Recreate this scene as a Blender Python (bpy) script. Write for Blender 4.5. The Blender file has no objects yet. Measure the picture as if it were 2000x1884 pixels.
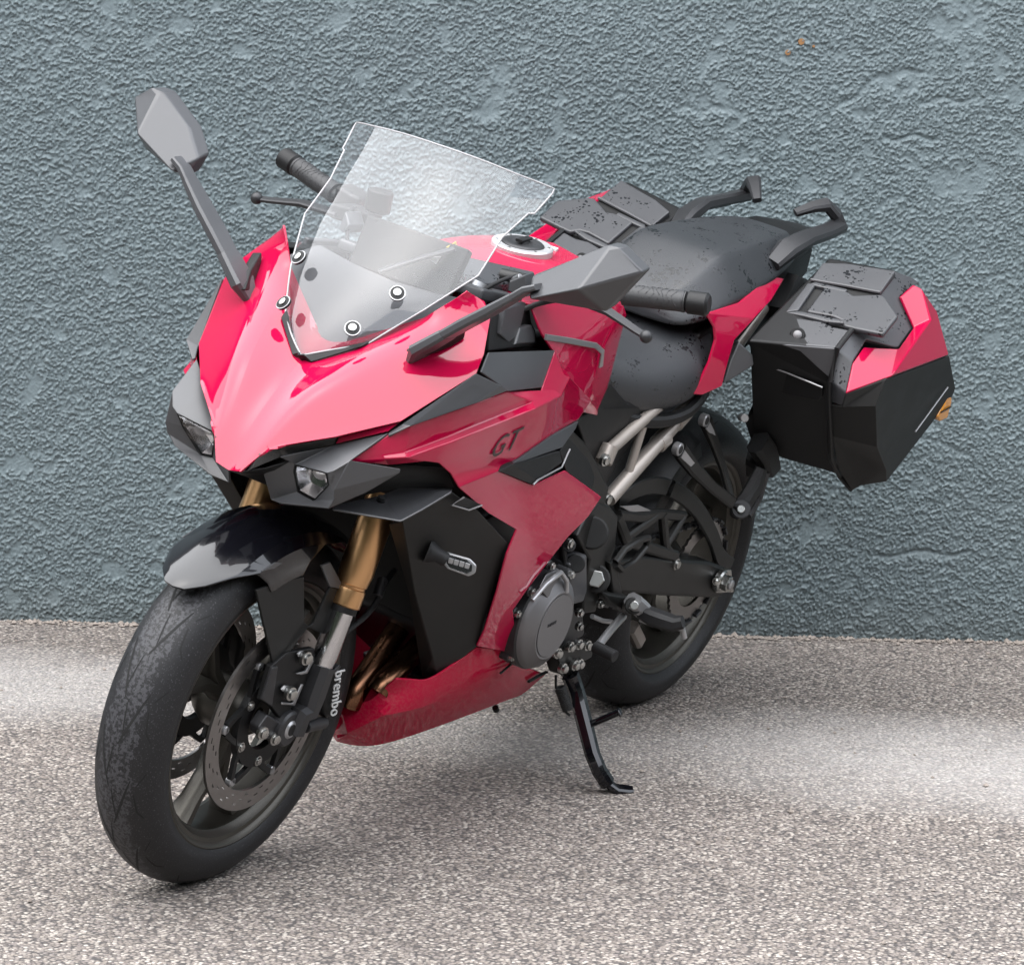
import bpy, bmesh, math, random
import numpy as np
from mathutils import Vector, Matrix, Euler
random.seed(7)
R = math.radians
scene = bpy.context.scene
col = scene.collection

# ------------------------------------------------------------------ camera
cam_d = bpy.data.cameras.new('camera')
cam_d.sensor_width = 36.0
cam_d.lens = 107.0
cam_d.clip_start = 0.05
cam_d.clip_end = 400.0
cam = bpy.data.objects.new('camera', cam_d)
col.objects.link(cam)
cam.location = (5.3383, 2.7618, 1.4857)
_f = Vector((-0.857502, -0.484794, -0.172235))
_l = Vector((0.496261, -0.867710, -0.028360))
_u = Vector((-0.135701, -0.109792, 0.984648))
cam.rotation_euler = Matrix((-_l, _u, -_f)).transposed().to_euler()
scene.camera = cam

# ------------------------------------------------------------------ sky, sun, exposure
SUN_EL, SUN_AZ = 68.0, 110.0          # azimuth measured from +Y clockwise
world = bpy.data.worlds.new('World')
scene.world = world
world.use_nodes = True
wn = world.node_tree
wn.nodes.clear()
sky = wn.nodes.new('ShaderNodeTexSky')
sky.sky_type = 'NISHITA'
sky.sun_disc = False
sky.sun_elevation = R(SUN_EL)
sky.sun_rotation = R(SUN_AZ)
sky.dust_density = 3.0
hs = wn.nodes.new('ShaderNodeHueSaturation')      # thin cloud: the blue is washed out
hs.inputs['Saturation'].default_value = 0.30
bg = wn.nodes.new('ShaderNodeBackground')
bg.inputs['Strength'].default_value = 0.15
wo = wn.nodes.new('ShaderNodeOutputWorld')
wn.links.new(sky.outputs[0], hs.inputs['Color'])
veil = wn.nodes.new('ShaderNodeMix')                # even cloud veil over the sky
veil.data_type = 'RGBA'
veil.inputs[0].default_value = 0.70
veil.inputs[7].default_value = (9.6, 10.1, 11.0, 1)
wn.links.new(hs.outputs[0], veil.inputs[6])
wn.links.new(veil.outputs[2], bg.inputs['Color'])
wn.links.new(bg.outputs[0], wo.inputs['Surface'])
sun_d = bpy.data.lights.new('sun', 'SUN')
sun_d.energy = 1.5
sun_d.angle = R(95)
sun_d.color = (1.0, 0.96, 0.90)
sun = bpy.data.objects.new('sun', sun_d)
col.objects.link(sun)
_sd = Vector((math.sin(R(SUN_AZ)) * math.cos(R(SUN_EL)), math.cos(R(SUN_AZ)) * math.cos(R(SUN_EL)), math.sin(R(SUN_EL))))
sun.rotation_euler = _sd.to_track_quat('Z', 'Y').to_euler()
sun.location = (2, 1, 6)
vs = scene.view_settings
vs.view_transform = 'Standard'
vs.look = 'None'
vs.exposure = 1.66
vs.gamma = 1.0
vs.use_curve_mapping = False
scene.cycles.max_bounces = 10
scene.cycles.transparent_max_bounces = 16

# ------------------------------------------------------------------ materials
def nd(nt, typ, **kw):
    n = nt.nodes.new(typ)
    for k, v in kw.items():
        if k.startswith('i_'):
            n.inputs[k[2:].replace('_', ' ')].default_value = v
        else:
            setattr(n, k, v)
    return n
def ramp(nt, stops, interp='LINEAR'):
    n = nt.nodes.new('ShaderNodeValToRGB')
    cr = n.color_ramp
    cr.interpolation = interp
    while len(cr.elements) < len(stops):
        cr.elements.new(0.5)
    for e, (p, c) in zip(cr.elements, stops):
        e.position = p
        e.color = (c[0], c[1], c[2], 1) if hasattr(c, '__len__') else (c, c, c, 1)
    return n
def mixc(nt, fac, a, b, blend='MIX'):
    n = nt.nodes.new('ShaderNodeMix')
    n.data_type = 'RGBA'
    n.blend_type = blend
    for sock, v in ((n.inputs[0], fac), (n.inputs[6], a), (n.inputs[7], b)):
        if hasattr(v, 'node'):
            nt.links.new(v, sock)
        elif hasattr(v, '__len__'):
            sock.default_value = (v[0], v[1], v[2], 1)
        else:
            sock.default_value = v
    return n.outputs[2]
def math_n(nt, op, a, b=0.0, clamp=False):
    n = nt.nodes.new('ShaderNodeMath')
    n.operation = op
    n.use_clamp = clamp
    for i, v in enumerate((a, b)):
        if hasattr(v, 'node'):
            nt.links.new(v, n.inputs[i])
        else:
            n.inputs[i].default_value = v
    return n.outputs[0]
def noise(nt, vec, scale, detail=3, rough=0.55):
    n = nd(nt, 'ShaderNodeTexNoise')
    n.inputs['Scale'].default_value = scale
    n.inputs['Detail'].default_value = detail
    n.inputs['Roughness'].default_value = rough
    nt.links.new(vec, n.inputs['Vector'])
    return n.outputs['Fac']
K = 0.66        # paint and plastic are darker than they look in the bright exposure
def mat(name, base, rough=0.5, metal=0.0, coat=0.0, coat_rough=0.03, grain=0.0, grain_scale=900, var=0.0, var_scale=14, dust=0.0, dust_col=(.3, .28, .26), dust_scale=500, drops=0.0, spec=0.5, rough_var=0.06, coat_ior=1.5):
    m = bpy.data.materials.new(name)
    m.use_nodes = True
    nt = m.node_tree
    b = nt.nodes['Principled BSDF']
    tc = nd(nt, 'ShaderNodeTexCoord')
    vec = tc.outputs['Object']
    c = (base[0] * K, base[1] * K, base[2] * K)
    dust_col = tuple(x * K for x in dust_col)
    n1 = noise(nt, vec, var_scale, 4)
    out = mixc(nt, n1, [x * (1 - var) for x in c], [min(1, x * (1 + var)) for x in c]) if var > 0 else None
    rf = math_n(nt, 'ADD', rough - rough_var, math_n(nt, 'MULTIPLY', n1, 2 * rough_var), True)
    if dust > 0:
        n2 = noise(nt, vec, dust_scale, 2, 0.7)
        n3 = noise(nt, vec, 9, 3)
        f = math_n(nt, 'MULTIPLY', math_n(nt, 'MULTIPLY', math_n(nt, 'SUBTRACT', n2, 0.42, True), 5.0, True), math_n(nt, 'MULTIPLY', n3, dust), True)
        out = mixc(nt, f, out or c, dust_col)
        rf = math_n(nt, 'ADD', rf, math_n(nt, 'MULTIPLY', f, 0.4), True)
    if drops > 0:                                  # rain drops left on the surface
        v1 = nd(nt, 'ShaderNodeTexVoronoi')
        v1.inputs['Scale'].default_value = 135
        v1.inputs['Randomness'].default_value = 1.0
        dist = noise(nt, vec, 220, 1)
        wv = nd(nt, 'ShaderNodeVectorMath', operation='ADD')
        nt.links.new(vec, wv.inputs[0])
        sc = nd(nt, 'ShaderNodeVectorMath', operation='SCALE')
        nz = nd(nt, 'ShaderNodeTexNoise')
        nz.inputs['Scale'].default_value = 260
        nt.links.new(vec, nz.inputs['Vector'])
        nt.links.new(nz.outputs['Color'], sc.inputs[0])
        sc.inputs['Scale'].default_value = 0.005
        nt.links.new(sc.outputs[0], wv.inputs[1])
        nt.links.new(wv.outputs[0], v1.inputs['Vector'])
        big = noise(nt, vec, 22, 2)
        thr = math_n(nt, 'MULTIPLY', math_n(nt, 'SUBTRACT', big, 0.47, True), drops * 2.3)
        f = math_n(nt, 'LESS_THAN', v1.outputs['Distance'], thr)
        out = mixc(nt, f, out or c, (c[0] * .18, c[1] * .18, c[2] * .2))
        rf = math_n(nt, 'MULTIPLY', rf, math_n(nt, 'SUBTRACT', 1.0, math_n(nt, 'MULTIPLY', f, 0.75)))
    if out is not None:
        nt.links.new(out, b.inputs['Base Color'])
    else:
        b.inputs['Base Color'].default_value = (*c, 1)
    nt.links.new(rf, b.inputs['Roughness'])
    b.inputs['Metallic'].default_value = metal
    b.inputs['Coat Weight'].default_value = coat
    b.inputs['Coat Roughness'].default_value = coat_rough
    b.inputs['Coat IOR'].default_value = coat_ior
    b.inputs['Specular IOR Level'].default_value = spec
    if grain > 0:
        bp = nd(nt, 'ShaderNodeBump')
        bp.inputs['Strength'].default_value = grain
        bp.inputs['Distance'].default_value = 0.0008
        nt.links.new(noise(nt, vec, grain_scale, 2), bp.inputs['Height'])
        nt.links.new(bp.outputs[0], b.inputs['Normal'])
    return m
RED = mat('red_pearl_paint', (0.50, 0.004, 0.052), rough=0.36, metal=0.0, coat=1.0, coat_rough=0.03, var=0.03, coat_ior=1.5, spec=0.0)
RED_DUSTY = mat('red_paint_road_dust', (0.55, 0.004, 0.045), rough=0.40, metal=0.0, coat=0.6, coat_rough=0.06, spec=0.0, dust=0.22, dust_scale=230, dust_col=(.36, .22, .21))
PLASTIC = mat('dark_grey_plastic', (0.062, 0.063, 0.068), rough=0.36, grain=0.2, var=0.08, spec=0.6)
PLASTIC_WET = mat('dark_grey_plastic_wet', (0.050, 0.051, 0.056), rough=0.40, grain=0.2, var=0.08, drops=1.0, spec=0.6)
BLACK_PL = mat('black_plastic', (0.006, 0.006, 0.0065), rough=0.50, grain=0.35, var=0.1, spec=0.3)
SHROUD = mat('black_shroud_plastic', (0.009, 0.009, 0.0085), rough=0.55, grain=0.2, var=0.1, spec=0.3)
GLOSS_BLACK = mat('gloss_black_paint', (0.004, 0.004, 0.006), rough=0.18, spec=0.2, coat=0.65, coat_rough=0.02)
CARBON = mat('black_weave_plastic', (0.007, 0.0075, 0.0075), spec=0.35, rough=0.5, var=0.6, var_scale=700)
DARK = mat('dull_black', (0.006, 0.006, 0.006), rough=0.8)
FRAME_M = mat('black_frame_metal', (0.0075, 0.0075, 0.007), rough=0.42, metal=0.0, var=0.12, dust=0.18, dust_col=(.07, .065, .06), spec=0.35)
RUBBER = mat('black_rubber', (0.009, 0.009, 0.010), spec=0.35, rough=0.62, grain=0.5, grain_scale=500)
SEAT_M = mat('seat_vinyl', (0.024, 0.026, 0.030), rough=0.44, grain=0.45, grain_scale=1400, var=0.08, drops=1.0, spec=0.55)
GOLD = mat('gold_anodised', (0.90, 0.53, 0.26), rough=0.30, metal=1.0, var=0.06)
CHROME = mat('chrome_tube', (0.80, 0.80, 0.82), rough=0.16, metal=1.0)
STEEL = mat('bright_steel', (0.62, 0.62, 0.60), rough=0.28, metal=1.0, var=0.1)
DISC_M = mat('brake_disc_steel', (0.44, 0.42, 0.41), rough=0.34, metal=1.0, var=0.12, var_scale=60)
CAST = mat('cast_dark_metal', (0.040, 0.040, 0.043), rough=0.42, metal=0.4, var=0.1)
WHEEL_M = mat('bronze_wheel_paint', (0.075, 0.070, 0.060), rough=0.36, metal=0.65, var=0.12, dust=0.2, dust_col=(.25, .23, .2))
SUBFR = mat('champagne_tube_paint', (0.44, 0.39, 0.35), rough=0.36, metal=0.5)
ENGINE_M = mat('grey_engine_cover', (0.20, 0.195, 0.20), rough=0.42, metal=0.6, var=0.1, grain=0.2)
COPPER = mat('heat_tinted_header', (0.24, 0.12, 0.07), rough=0.26, metal=1.0, var=0.3, var_scale=9)
WHITE_M = mat('white_lettering', (0.75, 0.75, 0.75), rough=0.5)
DECAL = mat('dark_decal', (0.035, 0.012, 0.014), rough=0.4)
GREY_RING = mat('silver_ring', (0.72, 0.71, 0.72), rough=0.32, metal=0.6)
SILVER_ST = mat('silver_trim', (0.45, 0.45, 0.46), rough=0.3, metal=0.7)
YELLOW_M = mat('yellow_sticker', (0.75, 0.55, 0.05), rough=0.5)
GRIP_M = mat('grip_rubber', (0.030, 0.030, 0.032), rough=0.58, grain=0.3)
RUST = mat('rusty_nail_head', (0.32, 0.16, 0.06), rough=0.8, var=0.3, var_scale=200)
MIRROR_G = mat('mirror_glass', (0.85, 0.87, 0.9), rough=0.02, metal=1.0)
LAMP_CHROME = mat('lamp_reflector', (1.3, 1.3, 1.33), rough=0.16, metal=1.0, rough_var=.05)
LAMP_MILKY = mat('lamp_diffuser', (0.95, 0.95, 0.97), rough=0.3)
DRL = mat('ribbed_daylight_strip', (0.075, 0.075, 0.075), rough=0.25, grain=0.9, grain_scale=420)

def glass_mat(name, tint, rough=0.0, ior=1.49, haze=0.0):
    m = bpy.data.materials.new(name)
    m.use_nodes = True
    nt = m.node_tree
    b = nt.nodes['Principled BSDF']
    out = nt.nodes['Material Output']
    b.inputs['Base Color'].default_value = (*tint, 1)
    b.inputs['Roughness'].default_value = rough
    b.inputs['IOR'].default_value = 1.49
    tr = nd(nt, 'ShaderNodeBsdfTransparent')
    tr.inputs['Color'].default_value = (*tint, 1)
    gl = nd(nt, 'ShaderNodeBsdfGlossy')
    gl.inputs['Roughness'].default_value = rough
    gl.inputs['Color'].default_value = (1, 1, 1, 1)
    fr = nd(nt, 'ShaderNodeFresnel')
    fr.inputs['IOR'].default_value = ior
    mx = nd(nt, 'ShaderNodeMixShader')
    nt.links.new(fr.outputs[0], mx.inputs[0])
    nt.links.new(tr.outputs[0], mx.inputs[1])
    nt.links.new(gl.outputs[0], mx.inputs[2])
    last = mx
    if haze > 0:                                   # fine dust and dried drops on the pane
        tc = nd(nt, 'ShaderNodeTexCoord')
        n1 = noise(nt, tc.outputs['Object'], 130, 2, 0.6)
        n2 = noise(nt, tc.outputs['Object'], 9, 3)
        f = math_n(nt, 'ADD', haze * .7, math_n(nt, 'MULTIPLY', n2, haze * .6))
        f = math_n(nt, 'ADD', f, math_n(nt, 'MULTIPLY', math_n(nt, 'MULTIPLY', math_n(nt, 'SUBTRACT', n1, 0.66, True), 6.0, True), 0.22), True)
        df = nd(nt, 'ShaderNodeBsdfDiffuse')
        df.inputs['Color'].default_value = (.8, .8, .82, 1)
        tl = nd(nt, 'ShaderNodeBsdfTranslucent')
        tl.inputs['Color'].default_value = (.8, .8, .82, 1)
        m1 = nd(nt, 'ShaderNodeMixShader')
        m1.inputs[0].default_value = 0.5
        nt.links.new(df.outputs[0], m1.inputs[1])
        nt.links.new(tl.outputs[0], m1.inputs[2])
        m2 = nd(nt, 'ShaderNodeMixShader')
        nt.links.new(f, m2.inputs[0])
        nt.links.new(mx.outputs[0], m2.inputs[1])
        nt.links.new(m1.outputs[0], m2.inputs[2])
        last = m2
    nt.links.new(last.outputs[0], out.inputs['Surface'])
    return m
SCREEN_M = glass_mat('clear_screen', (0.93, 0.94, 0.95), 0.0, ior=1.56, haze=0.06)   # both faces of the pane reflect
EDGE_M = mat('polished_acrylic_edge', (0.42, 0.41, 0.42), rough=0.25)
LENS_M = glass_mat('clear_lens', (0.95, 0.96, 0.97), 0.0)
AMBER_M = mat('amber_reflector', (0.85, 0.33, 0.02), rough=0.15, coat=1.0)

# tyre: rubber with dry road dust on the running band
def tyre_mat(name, band, half):
    m = bpy.data.materials.new(name)
    m.use_nodes = True
    nt = m.node_tree
    b = nt.nodes['Principled BSDF']
    tc = nd(nt, 'ShaderNodeTexCoord')
    vec = tc.outputs['Object']
    sp = nd(nt, 'ShaderNodeSeparateXYZ')
    nt.links.new(vec, sp.inputs[0])
    ay = math_n(nt, 'ABSOLUTE', sp.outputs['Y'])
    wob = math_n(nt, 'MULTIPLY', math_n(nt, 'SUBTRACT', noise(nt, vec, 30, 4, .7), 0.5), half * 0.9)
    edge = math_n(nt, 'ADD', ay, wob)
    bandf = math_n(nt, 'LESS_THAN', edge, band)
    n2 = noise(nt, vec, 170, 2, 0.6)
    blot = math_n(nt, 'MULTIPLY', math_n(nt, 'SUBTRACT', n2, 0.44, True), 9.0, True)
    n4 = noise(nt, vec, 420, 1, 0.6)
    spk = math_n(nt, 'MULTIPLY', math_n(nt, 'SUBTRACT', n4, 0.62, True), 6.0, True)
    base = mixc(nt, math_n(nt, 'MULTIPLY', bandf, blot), (.008, .008, .009), (.036, .036, .040))
    base = mixc(nt, math_n(nt, 'MULTIPLY', spk, 0.45), base, (.13, .13, .14))
    nt.links.new(base, b.inputs['Base Color'])
    b.inputs['Roughness'].default_value = 0.55
    b.inputs['Specular IOR Level'].default_value = 0.35
    bp = nd(nt, 'ShaderNodeBump')
    bp.inputs['Strength'].default_value = 0.2
    bp.inputs['Distance'].default_value = 0.0006
    nt.links.new(n4, bp.inputs['Height'])
    nt.links.new(bp.outputs[0], b.inputs['Normal'])
    return m
TYRE_F = tyre_mat('front_tyre_rubber', 0.030, 0.06)
TYRE_R = tyre_mat('rear_tyre_rubber', 0.030, 0.09)
GROOVE_M = mat('groove_black', (0.004, 0.004, 0.004), rough=0.8)

# ------------------------------------------------------------------ mesh helpers
def link(name, me, m, parent=None):
    o = bpy.data.objects.new(name, me)
    col.objects.link(o)
    if m is not None:
        me.materials.append(m)
    if parent is not None:
        o.parent = parent
    return o
def finish(bm, name, m, parent, sharp=32, smooth=True):
    me = bpy.data.meshes.new(name)
    bm.to_mesh(me)
    bm.free()
    if smooth:
        for p in me.polygons:
            p.use_smooth = True
        me.set_sharp_from_angle(angle=R(sharp))
    return link(name, me, m, parent)
def mir(p):
    return (p[0], -p[1], p[2])
def panel(name, verts, faces, m, parent, thick=0.004, bevel=0.0015, subd=0, crease=25, out=(0.3, 1, 0.35), sharp=32, join=False, bcrease=1.0, both=False, flip=False, ref=None, hard=None):
    """A moulded shell: vertices and faces, thickness inward, rounded edges."""
    objs = []
    for side in ((1, -1) if both else (1,)):
        bm = bmesh.new()
        vl = [bm.verts.new(v if side == 1 else mir(v)) for v in verts]
        for f in faces:
            try:
                bm.faces.new([vl[i] for i in f])
            except ValueError:
                pass
        if join:
            vm = [vl[i] if abs(v[1]) < 1e-6 else bm.verts.new(mir(v)) for i, v in enumerate(verts)]
            for f in faces:
                try:
                    bm.faces.new([vm[i] for i in reversed(f)])
                except ValueError:
                    pass
        hv_ = set()
        if hard is not None:
            hv_ = {vl[i] for i in hard} | ({vm[i] for i in hard} if join else set())
        bmesh.ops.recalc_face_normals(bm, faces=bm.faces)
        s = 0.0
        for f in bm.faces:
            o = Vector(out)
            if side == -1:
                o.y = -o.y
            if join:
                o.y = o.y if f.calc_center_median().y >= 0 else -o.y
            if ref is not None:
                o = f.calc_center_median() - Vector(ref if side == 1 else mir(ref))
            s += f.normal.dot(o) * f.calc_area()
        if (s < 0) != flip:
            bmesh.ops.reverse_faces(bm, faces=bm.faces)
        if subd:
            cl = bm.edges.layers.float.get('crease_edge') or bm.edges.layers.float.new('crease_edge')
            cw = bm.verts.layers.float.get('crease_vert') or bm.verts.layers.float.new('crease_vert')
            for e in bm.edges:
                if len(e.link_faces) < 2:
                    e[cl] = bcrease
                    if bcrease >= 1.0 and hard is not None:
                        e.verts[0][cw] = e.verts[1][cw] = 1.0
                elif hard is not None:
                    if e.verts[0] in hv_ and e.verts[1] in hv_:
                        e[cl] = 0.92
                elif e.calc_face_angle(0) > R(crease):
                    e[cl] = 0.8
        o = finish(bm, name, m, parent, sharp)
        if subd:
            md = o.modifiers.new('s', 'SUBSURF')
            md.levels = md.render_levels = subd
        if thick:
            md = o.modifiers.new('t', 'SOLIDIFY')
            md.thickness = thick
            md.offset = -1
        if bevel:
            md = o.modifiers.new('b', 'BEVEL')
            md.width = bevel
            md.segments = 2
            md.limit_method = 'ANGLE'
            md.angle_limit = R(18)
            md.use_clamp_overlap = True
            md = o.modifiers.new('n', 'WEIGHTED_NORMAL')
            md.keep_sharp = True
        objs.append(o)
    return objs[0] if not both else objs
def newell(pts):
    n = Vector((0, 0, 0))
    for i in range(len(pts)):
        a, b = Vector(pts[i]), Vector(pts[(i + 1) % len(pts)])
        n += Vector(((a.y - b.y) * (a.z + b.z), (a.z - b.z) * (a.x + b.x), (a.x - b.x) * (a.y + b.y)))
    return n.normalized()
def slab(name, pts, m, parent, depth=0.01, bevel=0.0015, both=False, out=(0, 1, 0), taper=1.0):
    """A plate with its outline at the given points and its thickness behind them."""
    objs = []
    for side in ((1, -1) if both else (1,)):
        pp = [Vector(p if side == 1 else mir(p)) for p in pts]
        n = newell(pp)
        o = Vector(out if side == 1 else mir(out))
        if n.dot(o) < 0:
            n = -n
        c = sum(pp, Vector()) / len(pp)
        bm = bmesh.new()
        a = [bm.verts.new(p) for p in pp]
        b = [bm.verts.new(c + (p - c) * taper - n * depth) for p in pp]
        bm.faces.new(a)
        bm.faces.new(list(reversed(b)))
        k = len(pp)
        for i in range(k):
            bm.faces.new([a[(i + 1) % k], a[i], b[i], b[(i + 1) % k]])
        bmesh.ops.recalc_face_normals(bm, faces=bm.faces)
        ob = finish(bm, name, m, parent)
        if bevel:
            md = ob.modifiers.new('b', 'BEVEL')
            md.width = bevel
            md.segments = 2
            md.limit_method = 'ANGLE'
            md.angle_limit = R(25)
            md = ob.modifiers.new('n', 'WEIGHTED_NORMAL')
        objs.append(ob)
    return objs[0] if not both else objs
def catmull(pts, n=6):
    P_ = [Vector(p) for p in pts]
    if len(P_) < 3:
        return P_
    res = []
    for i in range(len(P_) - 1):
        p0 = P_[max(i - 1, 0)]; p1 = P_[i]; p2 = P_[i + 1]; p3 = P_[min(i + 2, len(P_) - 1)]
        for j in range(n):
            t = j / n
            res.append(0.5 * ((2 * p1) + (-p0 + p2) * t + (2 * p0 - 5 * p1 + 4 * p2 - p3) * t * t + (-p0 + 3 * p1 - 3 * p2 + p3) * t ** 3))
    res.append(P_[-1])
    return res
def sweep_bm(bm, pts, prof, scales=None, up=(0, 0, 1), caps=True):
    P_ = [Vector(p) for p in pts]
    rings = []
    upv = Vector(up)
    for i, p in enumerate(P_):
        t = (P_[min(i + 1, len(P_) - 1)] - P_[max(i - 1, 0)]).normalized()
        s = t.cross(upv)
        if s.length < 1e-4:
            s = t.cross(Vector((1, 0, 0)))
        s.normalize()
        u = s.cross(t).normalized()
        k = scales[i] if scales else 1.0
        rings.append([bm.verts.new(p + s * (a * k) + u * (b * k)) for a, b in prof])
    n = len(prof)
    for r0, r1 in zip(rings[:-1], rings[1:]):
        for i in range(n):
            bm.faces.new([r0[i], r0[(i + 1) % n], r1[(i + 1) % n], r1[i]])
    if caps:
        bm.faces.new(list(reversed(rings[0])))
        bm.faces.new(rings[-1])
def circle_prof(r, n=14):
    return [(r * math.cos(2 * math.pi * i / n), r * math.sin(2 * math.pi * i / n)) for i in range(n)]
def rect_prof(w, h, c=0.25):
    a, b = w / 2, h / 2
    k = min(w, h) * c
    return [(-a + k, -b), (a - k, -b), (a, -b + k), (a, b - k), (a - k, b), (-a + k, b), (-a, b - k), (-a, -b + k)]
def tube(name, pts, r, m, parent, smooth=0, radii=None, n=14, both=False, sharp=40):
    objs = []
    for side in ((1, -1) if both else (1,)):
        pp = [p if side == 1 else mir(p) for p in pts]
        if smooth:
            pp2 = catmull(pp, smooth)
            sc = None
            if radii:
                sc = [radii[min(int(i / smooth), len(radii) - 1)] + ((radii[min(int(i / smooth) + 1, len(radii) - 1)] - radii[min(int(i / smooth), len(radii) - 1)]) * ((i % smooth) / smooth)) for i in range(len(pp2))]
            pp = pp2
        else:
            sc = radii
        bm = bmesh.new()
        sweep_bm(bm, pp, circle_prof(r, n), sc)
        bmesh.ops.recalc_face_normals(bm, faces=bm.faces)
        objs.append(finish(bm, name, m, parent, sharp))
    return objs[0] if not both else objs
def bar(name, pts, w, h, m, parent, smooth=0, scales=None, up=(0, 0, 1), both=False, bevel=0.001):
    objs = []
    for side in ((1, -1) if both else (1,)):
        pp = [p if side == 1 else mir(p) for p in pts]
        u = up if side == 1 else mir(up)
        sc = scales
        if smooth:
            pp = catmull(pp, smooth)
            sc = None
        bm = bmesh.new()
        sweep_bm(bm, pp, rect_prof(w, h), sc, u)
        bmesh.ops.recalc_face_normals(bm, faces=bm.faces)
        objs.append(finish(bm, name, m, parent, 35))
    return objs[0] if not both else objs
def cyl(name, p0, p1, r, m, parent, r1=None, n=24, bev=0.12, both=False, sides=None):
    """A turned piece with rounded rims between two points."""
    objs = []
    for side in ((1, -1) if both else (1,)):
        a, b = Vector(p0 if side == 1 else mir(p0)), Vector(p1 if side == 1 else mir(p1))
        L = (b - a).length
        r1_ = r if r1 is None else r1
        k = min(r, r1_) * bev
        d = (b - a) / L
        pts = [a, a + d * min(k, L * .3), b - d * min(k, L * .3), b]
        radii = [(r - k) / r, 1.0, r1_ / r, (r1_ - k) / r]
        bm = bmesh.new()
        sweep_bm(bm, pts, circle_prof(r, sides or n), radii)
        bmesh.ops.recalc_face_normals(bm, faces=bm.faces)
        objs.append(finish(bm, name, m, parent, 40))
    return objs[0] if not both else objs
def loft(name, rings, m, parent, cap=True, subd=0, sharp=40, both=False, bevel=0, crease_ends=0.0):
    objs = []
    for side in ((1, -1) if both else (1,)):
        bm = bmesh.new()
        rr = [[bm.verts.new(p if side == 1 else mir(p)) for p in ring] for ring in rings]
        n = len(rings[0])
        for a, b in zip(rr[:-1], rr[1:]):
            for i in range(n):
                bm.faces.new([a[i], a[(i + 1) % n], b[(i + 1) % n], b[i]])
        if cap:
            bm.faces.new(list(reversed(rr[0])))
            bm.faces.new(rr[-1])
        bmesh.ops.recalc_face_normals(bm, faces=bm.faces)
        if subd and crease_ends:
            cl = bm.edges.layers.float.new('crease_edge')
            for ring in (rr[0], rr[-1]):
                for i in range(n):
                    e = bm.edges.get((ring[i], ring[(i + 1) % n]))
                    if e:
                        e[cl] = crease_ends
        o = finish(bm, name, m, parent, sharp)
        if subd:
            md = o.modifiers.new('s', 'SUBSURF')
            md.levels = md.render_levels = subd
        if bevel:
            md = o.modifiers.new('b', 'BEVEL')
            md.width = bevel
            md.segments = 2
            md.limit_method = 'ANGLE'
            md.angle_limit = R(25)
            md = o.modifiers.new('n', 'WEIGHTED_NORMAL')
        objs.append(o)
    return objs[0] if not both else objs
def lathe_bm(bm, prof, n=96, a0=0.0, a1=2 * math.pi, closed_prof=False):
    """Turn (y, r) pairs about the Y axis."""
    full = abs(a1 - a0 - 2 * math.pi) < 1e-6
    cnt = n if full else n + 1
    rings = []
    for i in range(cnt):
        a = a0 + (a1 - a0) * i / n
        rings.append([bm.verts.new((r * math.cos(a), y, r * math.sin(a))) for y, r in prof])
    k = len(prof)
    for i in range(n):
        r0, r1 = rings[i], rings[(i + 1) % cnt]
        for j in range(k if closed_prof else k - 1):
            bm.faces.new([r0[j], r0[(j + 1) % k], r1[(j + 1) % k], r1[j]])
def bolt(name, c, d, r, m, parent, h=0.006, both=False, sides=6):
    objs = []
    for side in ((1, -1) if both else (1,)):
        a = Vector(c if side == 1 else mir(c))
        dd = Vector(d if side == 1 else mir(d)).normalized()
        bm = bmesh.new()
        sweep_bm(bm, [a - dd * 0.004, a + dd * h * .3, a + dd * h * .35, a + dd * h * .9, a + dd * h], circle_prof(r, 14), [1.15, 1.15, 0.85, 0.8, 0.55])
        bmesh.ops.recalc_face_normals(bm, faces=bm.faces)
        objs.append(finish(bm, name, m, parent, 45))
    return objs[0] if not both else objs
def lettering(name, body, origin, xdir, normal, size, m, parent, shear=0.0, depth=0.0006, spacing=1.0, both=False):
    cu = bpy.data.curves.new(name, 'FONT')
    cu.body = body
    cu.size = size
    cu.shear = shear
    cu.extrude = depth
    cu.space_character = spacing
    cu.resolution_u = 3
    tmp = bpy.data.objects.new('tmp', cu)
    col.objects.link(tmp)
    dg = bpy.context.evaluated_depsgraph_get()
    me = bpy.data.meshes.new_from_object(tmp.evaluated_get(dg))
    bpy.data.objects.remove(tmp)
    bpy.data.curves.remove(cu)
    x = Vector(xdir).normalized()
    n = Vector(normal).normalized()
    y = n.cross(x).normalized()
    n = x.cross(y).normalized()
    M = Matrix((x, y, n)).transposed().to_4x4()
    M.translation = Vector(origin)
    me.transform(M)
    me.materials.clear()
    return link(name, me, m, parent)

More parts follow.
